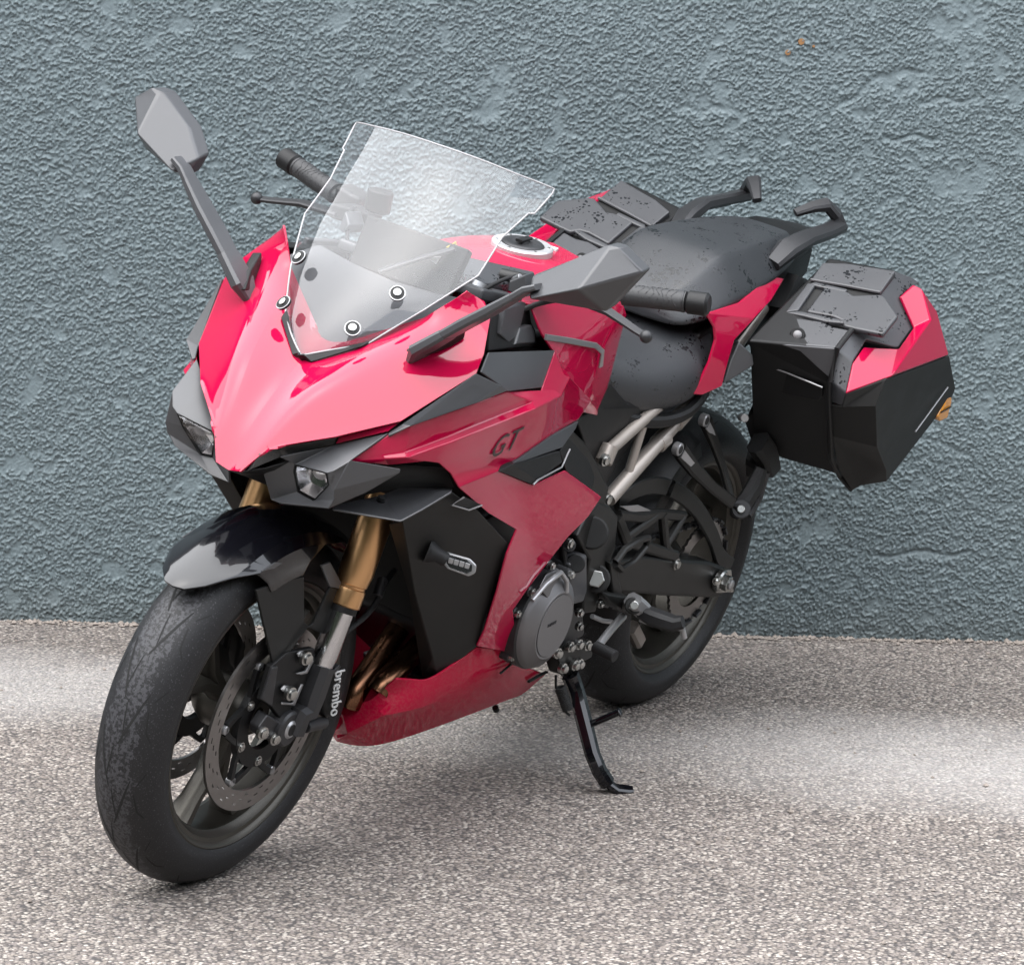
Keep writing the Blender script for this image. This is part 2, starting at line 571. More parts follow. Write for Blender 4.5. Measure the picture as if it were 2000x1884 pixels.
# ------------------------------------------------------------------ ground
def ground_mat():
    m = bpy.data.materials.new('asphalt_aggregate')
    m.use_nodes = True
    nt = m.node_tree
    b = nt.nodes['Principled BSDF']
    tc = nd(nt, 'ShaderNodeTexCoord')
    vec = tc.outputs['Object']
    vo = nd(nt, 'ShaderNodeTexVoronoi')
    vo.inputs['Scale'].default_value = 155
    nt.links.new(vec, vo.inputs['Vector'])
    sepc = nd(nt, 'ShaderNodeSeparateColor')
    nt.links.new(vo.outputs['Color'], sepc.inputs[0])
    cr = ramp(nt, [(0.0, (.075, .061, .056)), (0.22, (.180, .150, .132)), (0.45, (.290, .248, .213)), (0.62, (.222, .188, .176)), (0.80, (.39, .343, .298)), (1.0, (.56, .51, .455))], 'LINEAR')
    nt.links.new(sepc.outputs[0], cr.inputs[0])
    gap = math_n(nt, 'MULTIPLY', math_n(nt, 'SUBTRACT', vo.outputs['Distance'], 0.42, True), 2.6, True)
    colr = mixc(nt, gap, cr.outputs[0], (.042, .037, .037))
    fine = noise(nt, vec, 700, 2, .7)
    colr = mixc(nt, math_n(nt, 'MULTIPLY', fine, 0.30), colr, (.20, .18, .165))
    # large patches: random tone, then pools of reflected sunlight painted pale
    mp = nd(nt, 'ShaderNodeMapping')
    nt.links.new(vec, mp.inputs['Vector'])
    big = noise(nt, vec, 1.3, 4, .6)
    tone = ramp(nt, [(0.3, 0.74), (0.7, 0.96)])
    nt.links.new(big, tone.inputs[0])
    colr = mixc(nt, 1.0, colr, tone.outputs[0], 'MULTIPLY')
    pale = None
    for (cx, cy, ax, ay, ang, amt) in SUN_POOLS:
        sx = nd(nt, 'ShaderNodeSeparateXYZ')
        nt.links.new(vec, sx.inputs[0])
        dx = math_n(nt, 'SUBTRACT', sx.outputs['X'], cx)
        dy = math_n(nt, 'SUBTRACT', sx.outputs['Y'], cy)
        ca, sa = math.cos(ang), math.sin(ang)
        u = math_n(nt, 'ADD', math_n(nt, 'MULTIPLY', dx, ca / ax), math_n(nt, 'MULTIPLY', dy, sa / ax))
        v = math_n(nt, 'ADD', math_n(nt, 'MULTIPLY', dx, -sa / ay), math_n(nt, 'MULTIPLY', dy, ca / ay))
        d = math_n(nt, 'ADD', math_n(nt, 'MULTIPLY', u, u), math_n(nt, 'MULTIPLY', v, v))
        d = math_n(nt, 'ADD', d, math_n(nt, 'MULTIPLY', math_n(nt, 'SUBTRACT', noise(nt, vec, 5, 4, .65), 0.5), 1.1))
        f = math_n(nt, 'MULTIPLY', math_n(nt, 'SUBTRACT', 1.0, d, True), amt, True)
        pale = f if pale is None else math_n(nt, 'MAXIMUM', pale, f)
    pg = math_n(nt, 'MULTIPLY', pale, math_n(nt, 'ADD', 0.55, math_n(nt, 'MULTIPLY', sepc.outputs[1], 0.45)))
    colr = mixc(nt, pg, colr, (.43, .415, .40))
    nt.links.new(colr, b.inputs['Base Color'])
    b.inputs['Roughness'].default_value = 0.78
    hgt = math_n(nt, 'SUBTRACT', 1.0, vo.outputs['Distance'])
    hgt = math_n(nt, 'ADD', hgt, math_n(nt, 'MULTIPLY', sepc.outputs[2], 0.6))
    bp = nd(nt, 'ShaderNodeBump')
    bp.inputs['Strength'].default_value = 0.9
    bp.inputs['Distance'].default_value = 0.005
    nt.links.new(hgt, bp.inputs['Height'])
    nt.links.new(bp.outputs[0], b.inputs['Normal'])
    return m
SUN_POOLS = [(.62, -1.05, .85, .34, 1.896, .55), (.05, .80, .75, .42, 1.896, .60), (.42, -.05, .9, .26, 1.896, .30)]  # ellipses of reflected sunlight, painted into the asphalt colour
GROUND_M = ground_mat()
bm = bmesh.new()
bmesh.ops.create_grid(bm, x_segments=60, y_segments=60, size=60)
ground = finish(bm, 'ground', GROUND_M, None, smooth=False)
ground['kind'] = 'structure'

# ------------------------------------------------------------------ wall
def band_noise(ny, nx, step, wl, bw, seed, aniso=1.0):
    rng = np.random.default_rng(seed)
    fx = np.fft.fftfreq(nx, step)[None, :] * aniso
    fy = np.fft.fftfreq(ny, step)[:, None]
    f = np.sqrt(fx * fx + fy * fy)
    f0 = 1.0 / wl
    flt = np.exp(-((f - f0) / (bw * f0)) ** 2)
    h = np.fft.ifft2(np.fft.fft2(rng.standard_normal((ny, nx))) * flt).real
    return h / h.std()
def low_noise(ny, nx, step, wl, seed):
    rng = np.random.default_rng(seed)
    fx = np.fft.fftfreq(nx, step)[None, :]
    fy = np.fft.fftfreq(ny, step)[:, None]
    flt = np.exp(-(np.sqrt(fx * fx + fy * fy) * wl) ** 2)
    h = np.fft.ifft2(np.fft.fft2(rng.standard_normal((ny, nx))) * flt).real
    return h / h.std()
def wall_mat():
    m = bpy.data.materials.new('blue_grey_masonry_paint')
    m.use_nodes = True
    nt = m.node_tree
    b = nt.nodes['Principled BSDF']
    tc = nd(nt, 'ShaderNodeTexCoord')
    vec = tc.outputs['Object']
    n1 = noise(nt, vec, 1.8, 4, .6)
    n2 = noise(nt, vec, 60, 3, .6)
    c = mixc(nt, n1, (.100, .133, .142), (.121, .153, .163))
    c = mixc(nt, math_n(nt, 'MULTIPLY', n2, 0.30), c, (.132, .163, .173))
    sx = nd(nt, 'ShaderNodeSeparateXYZ')
    nt.links.new(vec, sx.inputs[0])
    # rain splash dirt just above the ground
    low = math_n(nt, 'SUBTRACT', 1.0, math_n(nt, 'MULTIPLY', sx.outputs['Z'], 9.0), True)
    c = mixc(nt, math_n(nt, 'MULTIPLY', math_n(nt, 'MULTIPLY', low, n1), 0.35), c, (.14, .135, .12))
    nt.links.new(c, b.inputs['Base Color'])
    b.inputs['Roughness'].default_value = 0.62
    bp = nd(nt, 'ShaderNodeBump')
    bp.inputs['Strength'].default_value = 0.5
    bp.inputs['Distance'].default_value = 0.002
    nt.links.new(noise(nt, vec, 240, 3, .6), bp.inputs['Height'])
    nt.links.new(bp.outputs[0], b.inputs['Normal'])
    return m
WALL_M = wall_mat()
WD = Vector((-0.5226, 0.8526, 0)).normalized()       # along the wall, to the right in view
WN = Vector((WD.y, -WD.x, 0))                         # towards the bike
STEP = 0.0025
S0, S1, Z1 = -1.35, 1.35, 1.62
nx = int((S1 - S0) / STEP) + 1
nz = int((Z1 + 0.02) / STEP) + 1
g = .75 * band_noise(nz, nx, STEP, 0.0150, 0.75, 3, 0.70) + .65 * band_noise(nz, nx, STEP, 0.0085, 0.7, 13, 0.85)
fine = band_noise(nz, nx, STEP, 0.0066, 0.4, 5)
flat_m = low_noise(nz, nx, STEP, 0.075, 8)
wav = low_noise(nz, nx, STEP, 0.35, 9)
pit = np.clip((-0.05 - g) / 0.75, 0, 1)
rough = -1.5 * pit * pit * (3 - 2 * pit) + 0.14 * fine + 0.22 * low_noise(nz, nx, STEP, 0.02, 21)
flat_m = flat_m * .75 + .55 * low_noise(nz, nx, STEP, 0.028, 18)
k = .8 / (1.0 + np.exp(-(flat_m - 1.45) * 7.0))      # trowelled-smooth blots
h = rough * 0.0030 * (1 - k) + k * 0.0009 + wav * 0.0012
ss = S0 + np.arange(nx) * STEP
zz = -0.02 + np.arange(nz) * STEP
SS, ZZ = np.meshgrid(ss, zz)
for (a, b_, c, d, w, amp) in [(.665, 1.165, .757, 1.238, .006, .0035), (.757, 1.238, .850, 1.256, .006, .004), (.72, 1.150, .735, 1.158, .008, .003), (.775, 1.109, .890, 1.112, .005, .003), (.81, .192, 1.0, .20, .005, .004), (.33, 1.158, .42, 1.160, .007, .003), (.85, 1.19, .97, 1.196, .005, .003), (.60, .66, .95, .52, .004, .002), (.70, .50, 1.0, .42, .004, .002)]:                   # raised trowel ridges and old patches
    ax_, az_ = c - a, d - b_
    L2 = ax_ * ax_ + az_ * az_
    t = np.clip(((SS - a) * ax_ + (ZZ - b_) * az_) / L2, 0, 1)
    wob = 0.006 * np.sin(t * 9 + a * 20) 
    dist = np.sqrt((SS - a - t * ax_) ** 2 + (ZZ - b_ - t * az_ - wob) ** 2)
    e = np.exp(-(dist / w) ** 2)
    h = h * (1 - 0.7 * e) + amp * e
for (a, b_, ra, rb) in [(.80, 1.228, .045, .020), (.37, 1.178, .045, .016), (.93, 1.36, .05, .05), (.735, 1.16, .02, .01), (.95, 1.02, .06, .03), (-.07, 1.17, .035, .05)]:
    e = np.exp(-((((SS - a) / ra) ** 2 + ((ZZ - b_) / rb) ** 2 + .9 * flat_m) ** 2))
    h = h * (1 - 0.85 * e) + 0.0015 * e
h += np.exp(-np.clip(ZZ, 0, 9) / 0.03) * 0.004
co = np.stack([SS, h, ZZ], -1).reshape(-1, 3)
i0 = (np.arange(nz - 1)[:, None] * nx + np.arange(nx - 1)[None, :]).ravel()
fc = np.stack([i0, i0 + nx, i0 + nx + 1, i0 + 1], 1)
BIG = 9.0
TOP = 3.2
ext = np.array([(-BIG, 0, -0.02), (S0, 0, -0.02), (S1, 0, -0.02), (BIG, 0, -0.02), (-BIG, 0, Z1), (S0, 0, Z1 - .002), (S1, 0, Z1 - .002), (BIG, 0, Z1), (-BIG, 0, TOP), (BIG, 0, TOP), (S0, 0, TOP), (S1, 0, TOP), (-BIG, -.25, TOP), (BIG, -.25, TOP)])
n0 = len(co)
exf = np.array([(0, 4, 5, 1), (2, 6, 7, 3), (4, 8, 10, 5), (5, 10, 11, 6), (6, 11, 9, 7), (8, 12, 13, 9)]) + n0
co = np.concatenate([co, ext])
fc = np.concatenate([fc, exf])
me = bpy.data.meshes.new('stucco_wall')
me.vertices.add(len(co))
me.vertices.foreach_set('co', co.astype(np.float32).ravel())
me.loops.add(len(fc) * 4)
me.loops.foreach_set('vertex_index', fc.astype(np.int32).ravel())
me.polygons.add(len(fc))
me.polygons.foreach_set('loop_start', (np.arange(len(fc)) * 4).astype(np.int32))
me.update(calc_edges=True)
me.polygons.foreach_set('use_smooth', np.ones(len(fc), dtype=bool))
wall = link('stucco_wall', me, WALL_M)
wall.location = (-0.400, -0.472, 0)
wall.rotation_euler = Matrix((WD, WN, Vector((0, 0, 1)))).transposed().to_euler()
wall['label'] = 'blue grey painted roughcast wall behind the red motorcycle'
wall['category'] = 'wall'
for (a, b_, r) in [(.557, 1.285, .006), (.585, 1.309, .007), (.612, 1.300, .003)]:
    bm = bmesh.new()
    sweep_bm(bm, [(a, -.004, b_), (a, .004, b_), (a, .0065, b_)], circle_prof(r, 10), [1, 1, .6])
    bmesh.ops.recalc_face_normals(bm, faces=bm.faces)
    finish(bm, 'nail_head', RUST, wall)

# loose grit: a ragged line of small stones along the foot of the wall, a few strewn over the asphalt
GRIT = mat('loose_grit', (.36, .31, .27), rough=.85, var=.5, var_scale=60)
bm = bmesh.new()
rg = random.Random(12)
for i in range(1500):
    if i < 1150:
        s_ = rg.uniform(-1.5, 1.5)
        d_ = .004 + abs(rg.gauss(0, .016)) + .008 * math.sin(s_ * 9) ** 2
        p = Vector(wall.location) + WD * s_ + WN * d_
        r = abs(rg.gauss(.0035, .002)) + .0012
    else:
        p = Vector(wall.location) + WD * rg.uniform(-1.4, 1.4) + WN * rg.uniform(.1, 2.8)
        r = abs(rg.gauss(.0028, .0012)) + .001
    vs_ = [bm.verts.new(p + Vector((x * r * rg.uniform(.6, 1.3), y * r * rg.uniform(.6, 1.3), r * .4 + z * r * rg.uniform(.5, 1.0)))) for x, y, z in ((1, 0, 0), (0, 1, 0), (-1, 0, 0), (0, -1, 0), (.1, .1, 1), (0, 0, -.6))]
    for a, b in ((0, 1), (1, 2), (2, 3), (3, 0)):
        bm.faces.new([vs_[a], vs_[b], vs_[4]])
        bm.faces.new([vs_[b], vs_[a], vs_[5]])
grit = finish(bm, 'grit', GRIT, None, smooth=False)
grit['kind'] = 'stuff'
grit['label'] = 'loose grit along the foot of the wall'

# ------------------------------------------------------------------ unseen tree belt, added as a dark backdrop for reflections
bm = bmesh.new()
rng = random.Random(4)
def tree_face(a, z):
    r = 8.6 + 0.4 * math.sin(a * 9) + 0.5 * math.sin(a * 23 + z) + 0.5 * math.sin(z * 2.1 + a * 31) + rng.uniform(-.25, .25)
    return Vector((r * math.cos(a), r * math.sin(a), z))
az0 = math.atan2(0.485, 0.857)
cols_ = []
NA, NZ = 150, 16
for i in range(NA + 1):
    a = az0 + R(-88 + 176 * i / NA)
    top = 4.0 + .7 * math.sin(a * 7) + .8 * math.sin(a * 17 + 1) + rng.uniform(-.5, .5)
    cols_.append([bm.verts.new(tree_face(a, top * j / NZ)) for j in range(NZ + 1)] + [bm.verts.new(Vector((10.5 * math.cos(a), 10.5 * math.sin(a), top * .8))), bm.verts.new(Vector((11 * math.cos(a), 11 * math.sin(a), 0)))])
for a, b in zip(cols_[:-1], cols_[1:]):
    for j in range(len(a) - 1):
        bm.faces.new([a[j], b[j], b[j + 1], a[j + 1]])
LEAF = mat('backdrop_foliage', (0.045, 0.065, 0.030), rough=0.7, var=0.6, var_scale=2.0)
tree_belt = finish(bm, 'added_tree_belt', LEAF, None, smooth=False)
tree_belt['kind'] = 'stuff'
tree_belt['label'] = 'added belt of trees behind the camera, dark backdrop for reflections'

# ------------------------------------------------------------------ motorcycle
bike = bpy.data.objects.new('motorcycle', None)
col.objects.link(bike)
bike.empty_display_size = 0.2
bike.location = (0, 0, 0.002)
bike.rotation_euler = (-0.22415, 0, 0)      # leans on its side stand
bike['label'] = 'red sport touring motorcycle with black panniers leaning on its side stand'
bike['category'] = 'motorcycle'
B = bike

# wheels ----------------------------------------------------------------
def tyre_profile(RO, hw, drop, rim_r, rim_hw):
    pr = []
    for i in range(0, 15):
        t = i / 14 * math.pi / 2
        pr.append((hw * math.sin(t), RO - drop * (1 - math.cos(t))))
    pr += [(hw * 1.0, RO - drop - .006), (hw * .97, rim_r + .009), (rim_hw + .003, rim_r + .002), (rim_hw - .003, rim_r - .003)]
    left = pr
    right = [(-y, r) for y, r in reversed(pr[1:])]
    return right + left
def wheel(name, loc, RO, hw, drop, rim_hw, tm, spoke_angles, tread_n, seed):
    rr = 0.2275
    w = rim_hw
    half = [(w, rr + .0005), (w + .0012, rr - .003), (w - .001, rr - .0075), (w - .0065, rr - .0105), (w - .008, rr - .017), (w - .019, rr - .0225), (w - .021, rr - .0255), (w * .3, rr - .0285)]
    inner = half + [(-y, r) for y, r in reversed(half)]
    outer = [(-w * .9, rr + .001), (-w * .6, rr - .010), (w * .6, rr - .010), (w * .9, rr + .001)]
    bm = bmesh.new()
    lathe_bm(bm, inner + outer, 120, closed_prof=True)
    lathe_bm(bm, [(-.055, .014), (-.055, .030), (-.047, .036), (-.030, .046), (.030, .046), (.047, .036), (.055, .030), (.055, .014)], 48, closed_prof=True)
    # Y shaped spokes, two arms each
    for a in spoke_angles:
        for s in (-1, 1):
            ring = []
            for (r, da, tw, th) in ((.036, 0, .030, .028), (.075, 2 * s, .027, .020), (.115, 7 * s, .024, .017), (.160, 14.5 * s, .021, .017), (.203, 19.5 * s, .026, .024)):
                ang = R(a + da)
                er = Vector((math.cos(ang), 0, math.sin(ang)))
                et = Vector((-math.sin(ang), 0, math.cos(ang)))
                c = er * r
                k = 0.55
                ring.append([bm.verts.new(c + et * (tw * x) * .5 + Vector((0, th * y, 0))) for x, y in ((1, -k), (1, k), (k, 1), (-k, 1), (-1, k), (-1, -k), (-k, -1), (k, -1))])
            for q0, q1 in zip(ring[:-1], ring[1:]):
                for i in range(8):
                    bm.faces.new([q0[i], q0[(i + 1) % 8], q1[(i + 1) % 8], q1[i]])
    bmesh.ops.recalc_face_normals(bm, faces=bm.faces)
    rim = finish(bm, name, WHEEL_M, B, 38)
    rim.location = loc
    bm = bmesh.new()
    prof = tyre_profile(RO, hw, drop, rr, rim_hw)
    lathe_bm(bm, prof, 160)
    bmesh.ops.recalc_face_normals(bm, faces=bm.faces)
    finish(bm, 'tyre', tm, rim, 60)
    # cut grooves of the tread, as narrow sunk strips
    bm = bmesh.new()
    def tp(phi, t, off):
        s = -1 if t < 0 else 1
        y = hw * math.sin(t)
        r = RO - drop * (1 - math.cos(t))
        n = Vector((math.sin(t) * .85, math.cos(t)))
        return Vector(((r + off * n.y) * math.cos(phi), y + off * n.x, (r + off * n.y) * math.sin(phi)))
    def groove(pts, wmax, n=14):
        prev = None
        for i in range(n + 1):
            u = i / n
            j = u * (len(pts) - 1)
            i0_ = min(int(j), len(pts) - 2)
            fr = j - i0_
            ph = pts[i0_][0] * (1 - fr) + pts[i0_ + 1][0] * fr
            t = pts[i0_][1] * (1 - fr) + pts[i0_ + 1][1] * fr
            dph, dt = pts[i0_ + 1][0] - pts[i0_][0], pts[i0_ + 1][1] - pts[i0_][1]
            L = math.hypot(dph * RO, dt * hw) + 1e-9
            ww = wmax * (0.25 + 0.75 * math.sin(math.pi * min(1, .12 + u * .8)))
            oph, ot = -dt * hw / L * ww / RO, dph * RO / L * ww / hw
            a = bm.verts.new(tp(ph + oph, t + ot, .0005))
            b = bm.verts.new(tp(ph - oph, t - ot, .0005))
            if prev:
                bm.faces.new([prev[0], prev[1], b, a])
            prev = (a, b)
    step = 2 * math.pi / tread_n
    for i in range(tread_n):
        for s in (-1, 1):
            p0 = (i + (0 if s > 0 else .5)) * step
            groove([(p0, R(4) * s), (p0 + step * .30, R(18) * s), (p0 + step * .62, R(31) * s)], .0021)
            groove([(p0 + step * .10, R(52) * s), (p0 + step * .20, R(42) * s), (p0 + step * .44, R(37) * s)], .0016)
            groove([(p0 + step * .55, R(40) * s), (p0 + step * .72, R(55) * s)], .0011)
            groove([(p0 + step * .58, R(-9) * s), (p0 + step * .98, R(-2) * s)], .0013)
    bmesh.ops.recalc_face_normals(bm, faces=bm.faces)
    gr = finish(bm, 'tread_groove', GROOVE_M, rim, 60)
    gr['kind'] = 'stuff'
    return rim
fw = wheel('front_wheel', (1.46, 0, 0.300), 0.300, 0.060, 0.054, 0.0535, TYRE_F, (36, -84, 156), 13, 1)
rw = wheel('rear_wheel', (0, 0, 0.311), 0.311, 0.095, 0.062, 0.079, TYRE_R, (20, 140, -100), 13, 2)
def disc(y, a_off, s):
    bm = bmesh.new()
    ro, ri, th = .155, .1215, .0025
    # ring with drilled holes: every hole is a real opening
    n = 180
    rad = [ri, .1275, .1300, .1355, .1380, .1430, .1455, ro]
    def lv(sgn):
        return [[bm.verts.new((r * math.cos(2 * math.pi * i / n), y + sgn * th, r * math.sin(2 * math.pi * i / n))) for r in rad] for i in range(n)]
    f0, f1 = lv(1), lv(-1)
    def is_hole(i, q):
        return (q == 1 and i % 9 in (1, 2)) or (q == 3 and i % 9 in (4, 5)) or (q == 5 and i % 9 in (7, 8))
    for i in range(n):
        j = (i + 1) % n
        for q in range(len(rad) - 1):
            if is_hole(i, q):
                ws = [((i, q + 1), (j, q + 1)), ((j, q), (i, q))]
                if not is_hole((i - 1) % n, q):
                    ws.append(((i, q), (i, q + 1)))
                if not is_hole(j, q):
                    ws.append(((j, q + 1), (j, q)))
                for (a, b) in ws:
                    bm.faces.new([f0[a[0]][a[1]], f0[b[0]][b[1]], f1[b[0]][b[1]], f1[a[0]][a[1]]])
            else:
                bm.faces.new([f0[i][q], f0[i][q + 1], f0[j][q + 1], f0[j][q]])
                bm.faces.new([f1[i][q], f1[j][q], f1[j][q + 1], f1[i][q + 1]])
        for q in (0, len(rad) - 1):
            bm.faces.new([f0[i][q], f0[j][q], f1[j][q], f1[i][q]])
    bmesh.ops.recalc_face_normals(bm, faces=bm.faces)
    d = finish(bm, 'brake_disc', DISC_M, fw, 30)
    # carrier with arms
    bm = bmesh.new()
    for k in range(6):
        a = R(3 + 60 * k)
        for s2 in (-1, 1):
            ring = []
            for (r, da, tw) in ((.068, 30 * s2, .017), (.090, 13 * s2, .012), (.112, 2 * s2, .013)):
                an = a + R(da)
                er = Vector((math.cos(an), 0, math.sin(an)))
                et = Vector((-math.sin(an), 0, math.cos(an)))
                c = er * r + Vector((0, y + s * .0015, 0))
                ring.append([bm.verts.new(c + et * tw * .5 + Vector((0, .004, 0))), bm.verts.new(c - et * tw * .5 + Vector((0, .004, 0))), bm.verts.new(c - et * tw * .5 - Vector((0, .004, 0))), bm.verts.new(c + et * tw * .5 - Vector((0, .004, 0)))])
            for q0, q1 in zip(ring[:-1], ring[1:]):
                for i in range(4):
                    bm.faces.new([q0[i], q0[(i + 1) % 4], q1[(i + 1) % 4], q1[i]])
            bm.faces.new(ring[-1])
    lathe_bm(bm, [(y - .006, .050), (y - .006, .080), (y + .006, .080), (y + .006, .050)], 60, closed_prof=True)
    bmesh.ops.recalc_face_normals(bm, faces=bm.faces)
    finish(bm, 'disc_carrier', BLACK_PL, fw, 35)
    for k in range(6):
        a = R(32 + 60 * k)
        bolt('carrier_bolt', (.070 * math.cos(a), y + s * .006, .070 * math.sin(a)), (0, s, 0), .0075, STEEL, fw, .005)
        a = R(3 + 60 * k)
        cyl('disc_rivet', (.112 * math.cos(a), y - .006, .112 * math.sin(a)), (.112 * math.cos(a), y + s * .0055, .112 * math.sin(a)), .0075, SILVER_ST, fw, n=14)
disc(.067, 0, 1)
disc(-.067, 0, -1)
# rear sprocket and chain, left side
bm = bmesh.new()
n = 86
pr = [(.108 + (.0 if i % 2 else -.005)) for i in range(n)]
f0 = [[bm.verts.new((r * math.cos(2 * math.pi * i / n), y, r * math.sin(2 * math.pi * i / n))) for r in (.075, pr[i])] for y in (.098, .104) for i in range(n)]
for i in range(n):
    j = (i + 1) % n
    bm.faces.new([f0[i][0], f0[i][1], f0[j][1], f0[j][0]])
    bm.faces.new([f0[n + i][0], f0[n + j][0], f0[n + j][1], f0[n + i][1]])
    bm.faces.new([f0[i][1], f0[n + i][1], f0[n + j][1], f0[j][1]])
    bm.faces.new([f0[i][0], f0[j][0], f0[n + j][0], f0[n + i][0]])
bmesh.ops.recalc_face_normals(bm, faces=bm.faces)
finish(bm, 'sprocket', DISC_M, rw, 30)
bm = bmesh.new()
def link_at(p, q):
    sweep_bm(bm, [p, q], rect_prof(.006, .013), None, (0, 1, 0))
cp = []
for i in range(19):
    a = R(80 + i * 10.5)
    cp.append(Vector((.111 * math.cos(a), .101, .111 * math.sin(a) + .0)))
t0, t1 = Vector((.52, .101, .115)), Vector((.50, .101, .030))
top = [t0.lerp(cp[0], i / 26) for i in range(26)]
bot = [cp[-1].lerp(t1, i / 26) for i in range(27)]
pts = top + cp + bot
for i, (p, q) in enumerate(zip(pts[:-1], pts[1:])):
    d = Vector((0, .004 if i % 2 else -.004, 0))
    link_at(p + d, q + d)
ch = finish(bm, 'drive_chain', CAST, rw, 30)
ch['kind'] = 'stuff'

# forks and front end ------------------------------------------------------
FA, FB = Vector((1.3185, 0.1050, 0.6236)), Vector((1.3847, 0.1050, 0.3882))
FD = (FB - FA).normalized()
def fp(t):          # metres down the fork leg from the visible top of the gold tube
    q = FA + FD * t
    return (q.x, q.y, q.z)
FL = (FB - FA).length
gold_end = (Vector((1.3245, 0.1050, 0.4830)) - FA).length
ft = tube('fork_tube', [fp(-.055), fp(-.02), fp(gold_end * .60), fp(gold_end * .74), fp(gold_end * .75), fp(gold_end * .775), fp(gold_end * .785), fp(gold_end * .82), fp(gold_end * .985), fp(gold_end)], .0285, GOLD, B, radii=[1, 1, 1, .90, .84, .84, .90, .92, .92, .84], n=28, both=True)
tube('fork_sleeve', [fp(-.34), fp(-.05)], .031, BLACK_PL, B, n=24, both=True)
tube('fork_seal', [fp(gold_end), fp(gold_end + .010)], .0235, BLACK_PL, B, n=24, both=True)
tube('fork_slider', [fp(gold_end + .005), fp(FL - .02), fp(FL - .005), fp(FL + .02)], .0205, CHROME, B, radii=[1, 1, .86, .86], n=28, both=True)
# fork foot with its axle clamp
bar('fork_foot', [fp(FL - .002), fp(FL + .045), fp(FL + .075), (1.4250, 0.1060, 0.3171), (1.4319, 0.1020, 0.2865)], .040, .042, CAST, B, scales=[.95, 1.0, .95, .92, 1.0], up=(0, 1, 0), both=True)
cyl('axle_clamp', (1.452, .080, .297), (1.452, .1135, .297), .030, CAST, B, both=True)
cyl('axle_end', (1.452, .100, .297), (1.452, .1165, .297), .0165, SILVER_ST, B, both=True, bev=.25)
cyl('axle_socket', (1.452, .1120, .297), (1.452, .1172, .297), .0105, BLACK_PL, B, both=True)
slab('pinch_block', [(1.5068, 0.1000, 0.3295), (1.4802, 0.1050, 0.3145), (1.4530, 0.1080, 0.3064), (1.4452, 0.1080, 0.2774), (1.4631, 0.1040, 0.2702), (1.5173, 0.0980, 0.2946), (1.5227, 0.0980, 0.3101)], CAST, B, .022, .003, both=True)
bolt('pinch_bolt', (1.5117, 0.1000, 0.2997), (.2, 1, 0), .0095, STEEL, B, .008, both=True)
bolt('pinch_bolt', (1.4801, 0.1050, 0.2849), (.2, 1, 0), .0095, STEEL, B, .008, both=True)
cyl('speed_sensor', (1.3987, 0.1080, 0.2878), (1.3362, 0.1040, 0.2804), .010, CAST, B)
# caliper bracket and caliper
slab('caliper_bracket', [(1.5167, 0.0940, 0.4113), (1.4820, 0.0960, 0.4286), (1.4066, 0.0980, 0.4222), (1.3977, 0.1000, 0.3972), (1.4209, 0.1030, 0.3616), (1.4431, 0.1040, 0.3315), (1.4679, 0.1040, 0.3129), (1.4977, 0.0980, 0.3410), (1.5273, 0.0960, 0.3569)], BLACK_PL, B, .012, .002, both=True)
slab('bracket_rib', [(1.5249, 0.1010, 0.4133), (1.5109, 0.1020, 0.4132), (1.5045, 0.1030, 0.3437), (1.5346, 0.1010, 0.3612)], CAST, B, .006, .0015, both=True)
for (cc, sd) in (((1.4441, 0.1080, 0.4161), 1), ((1.4706, 0.1100, 0.3621), 1)):
    bolt('caliper_bolt', cc, (.15, 1, 0), .0100, STEEL, B, .010, both=True)
slab('bolt_clip', [(1.4606, 0.1020, 0.4242), (1.4511, 0.1020, 0.4271), (1.4395, 0.1020, 0.4240), (1.4364, 0.1020, 0.4154), (1.4556, 0.1020, 0.4177)], SILVER_ST, B, .003, .0008)
slab('bolt_clip', [(1.4895, 0.1040, 0.3701), (1.4825, 0.1040, 0.3757), (1.4681, 0.1040, 0.3719), (1.4664, 0.1040, 0.3636), (1.4841, 0.1040, 0.3658)], SILVER_ST, B, .003, .0008)
slab('cable_clip', [(1.4584, 0.1060, 0.3913), (1.4422, 0.1060, 0.3863), (1.4263, 0.1070, 0.3858), (1.4148, 0.1070, 0.4050), (1.4208, 0.1070, 0.4070), (1.4322, 0.1070, 0.3910)], SILVER_ST, B, .003, .0008)
slab('cable_clip', [(1.4850, 0.1080, 0.3450), (1.4450, 0.1080, 0.3351), (1.4337, 0.1090, 0.3690), (1.4394, 0.1090, 0.3702), (1.4539, 0.1090, 0.3414), (1.4850, 0.1080, 0.3485)], SILVER_ST, B, .003, .0008)
cal = slab('brake_caliper', [(1.3762, 0.1120, 0.3927), (1.3451, 0.1140, 0.3887), (1.3248, 0.1150, 0.3671), (1.3104, 0.1150, 0.3217), (1.3107, 0.1130, 0.2865), (1.3462, 0.1100, 0.2907), (1.3608, 0.1100, 0.3192), (1.3635, 0.1100, 0.3522)], BLACK_PL, B, .045, .008, both=True)
slab('caliper_bleeder', [(1.3774, 0.1170, 0.3723), (1.3534, 0.1190, 0.3907), (1.3470, 0.1190, 0.3845), (1.3723, 0.1170, 0.3696)], CAST, cal[0], .004, .001)
_o, _e = Vector((1.3585, 0.1170, 0.3797)), Vector((1.3406, 0.1155, 0.2993))
lettering('caliper_lettering', 'brembo', _o, _e - _o, Vector((.45, 1, .1)), .0265, WHITE_M, cal[0], depth=.0012, spacing=1.03)
cyl('guide_pin', (1.3838, 0.1000, 0.3267), (1.3803, 0.1000, 0.2952), .0045, COPPER, B)
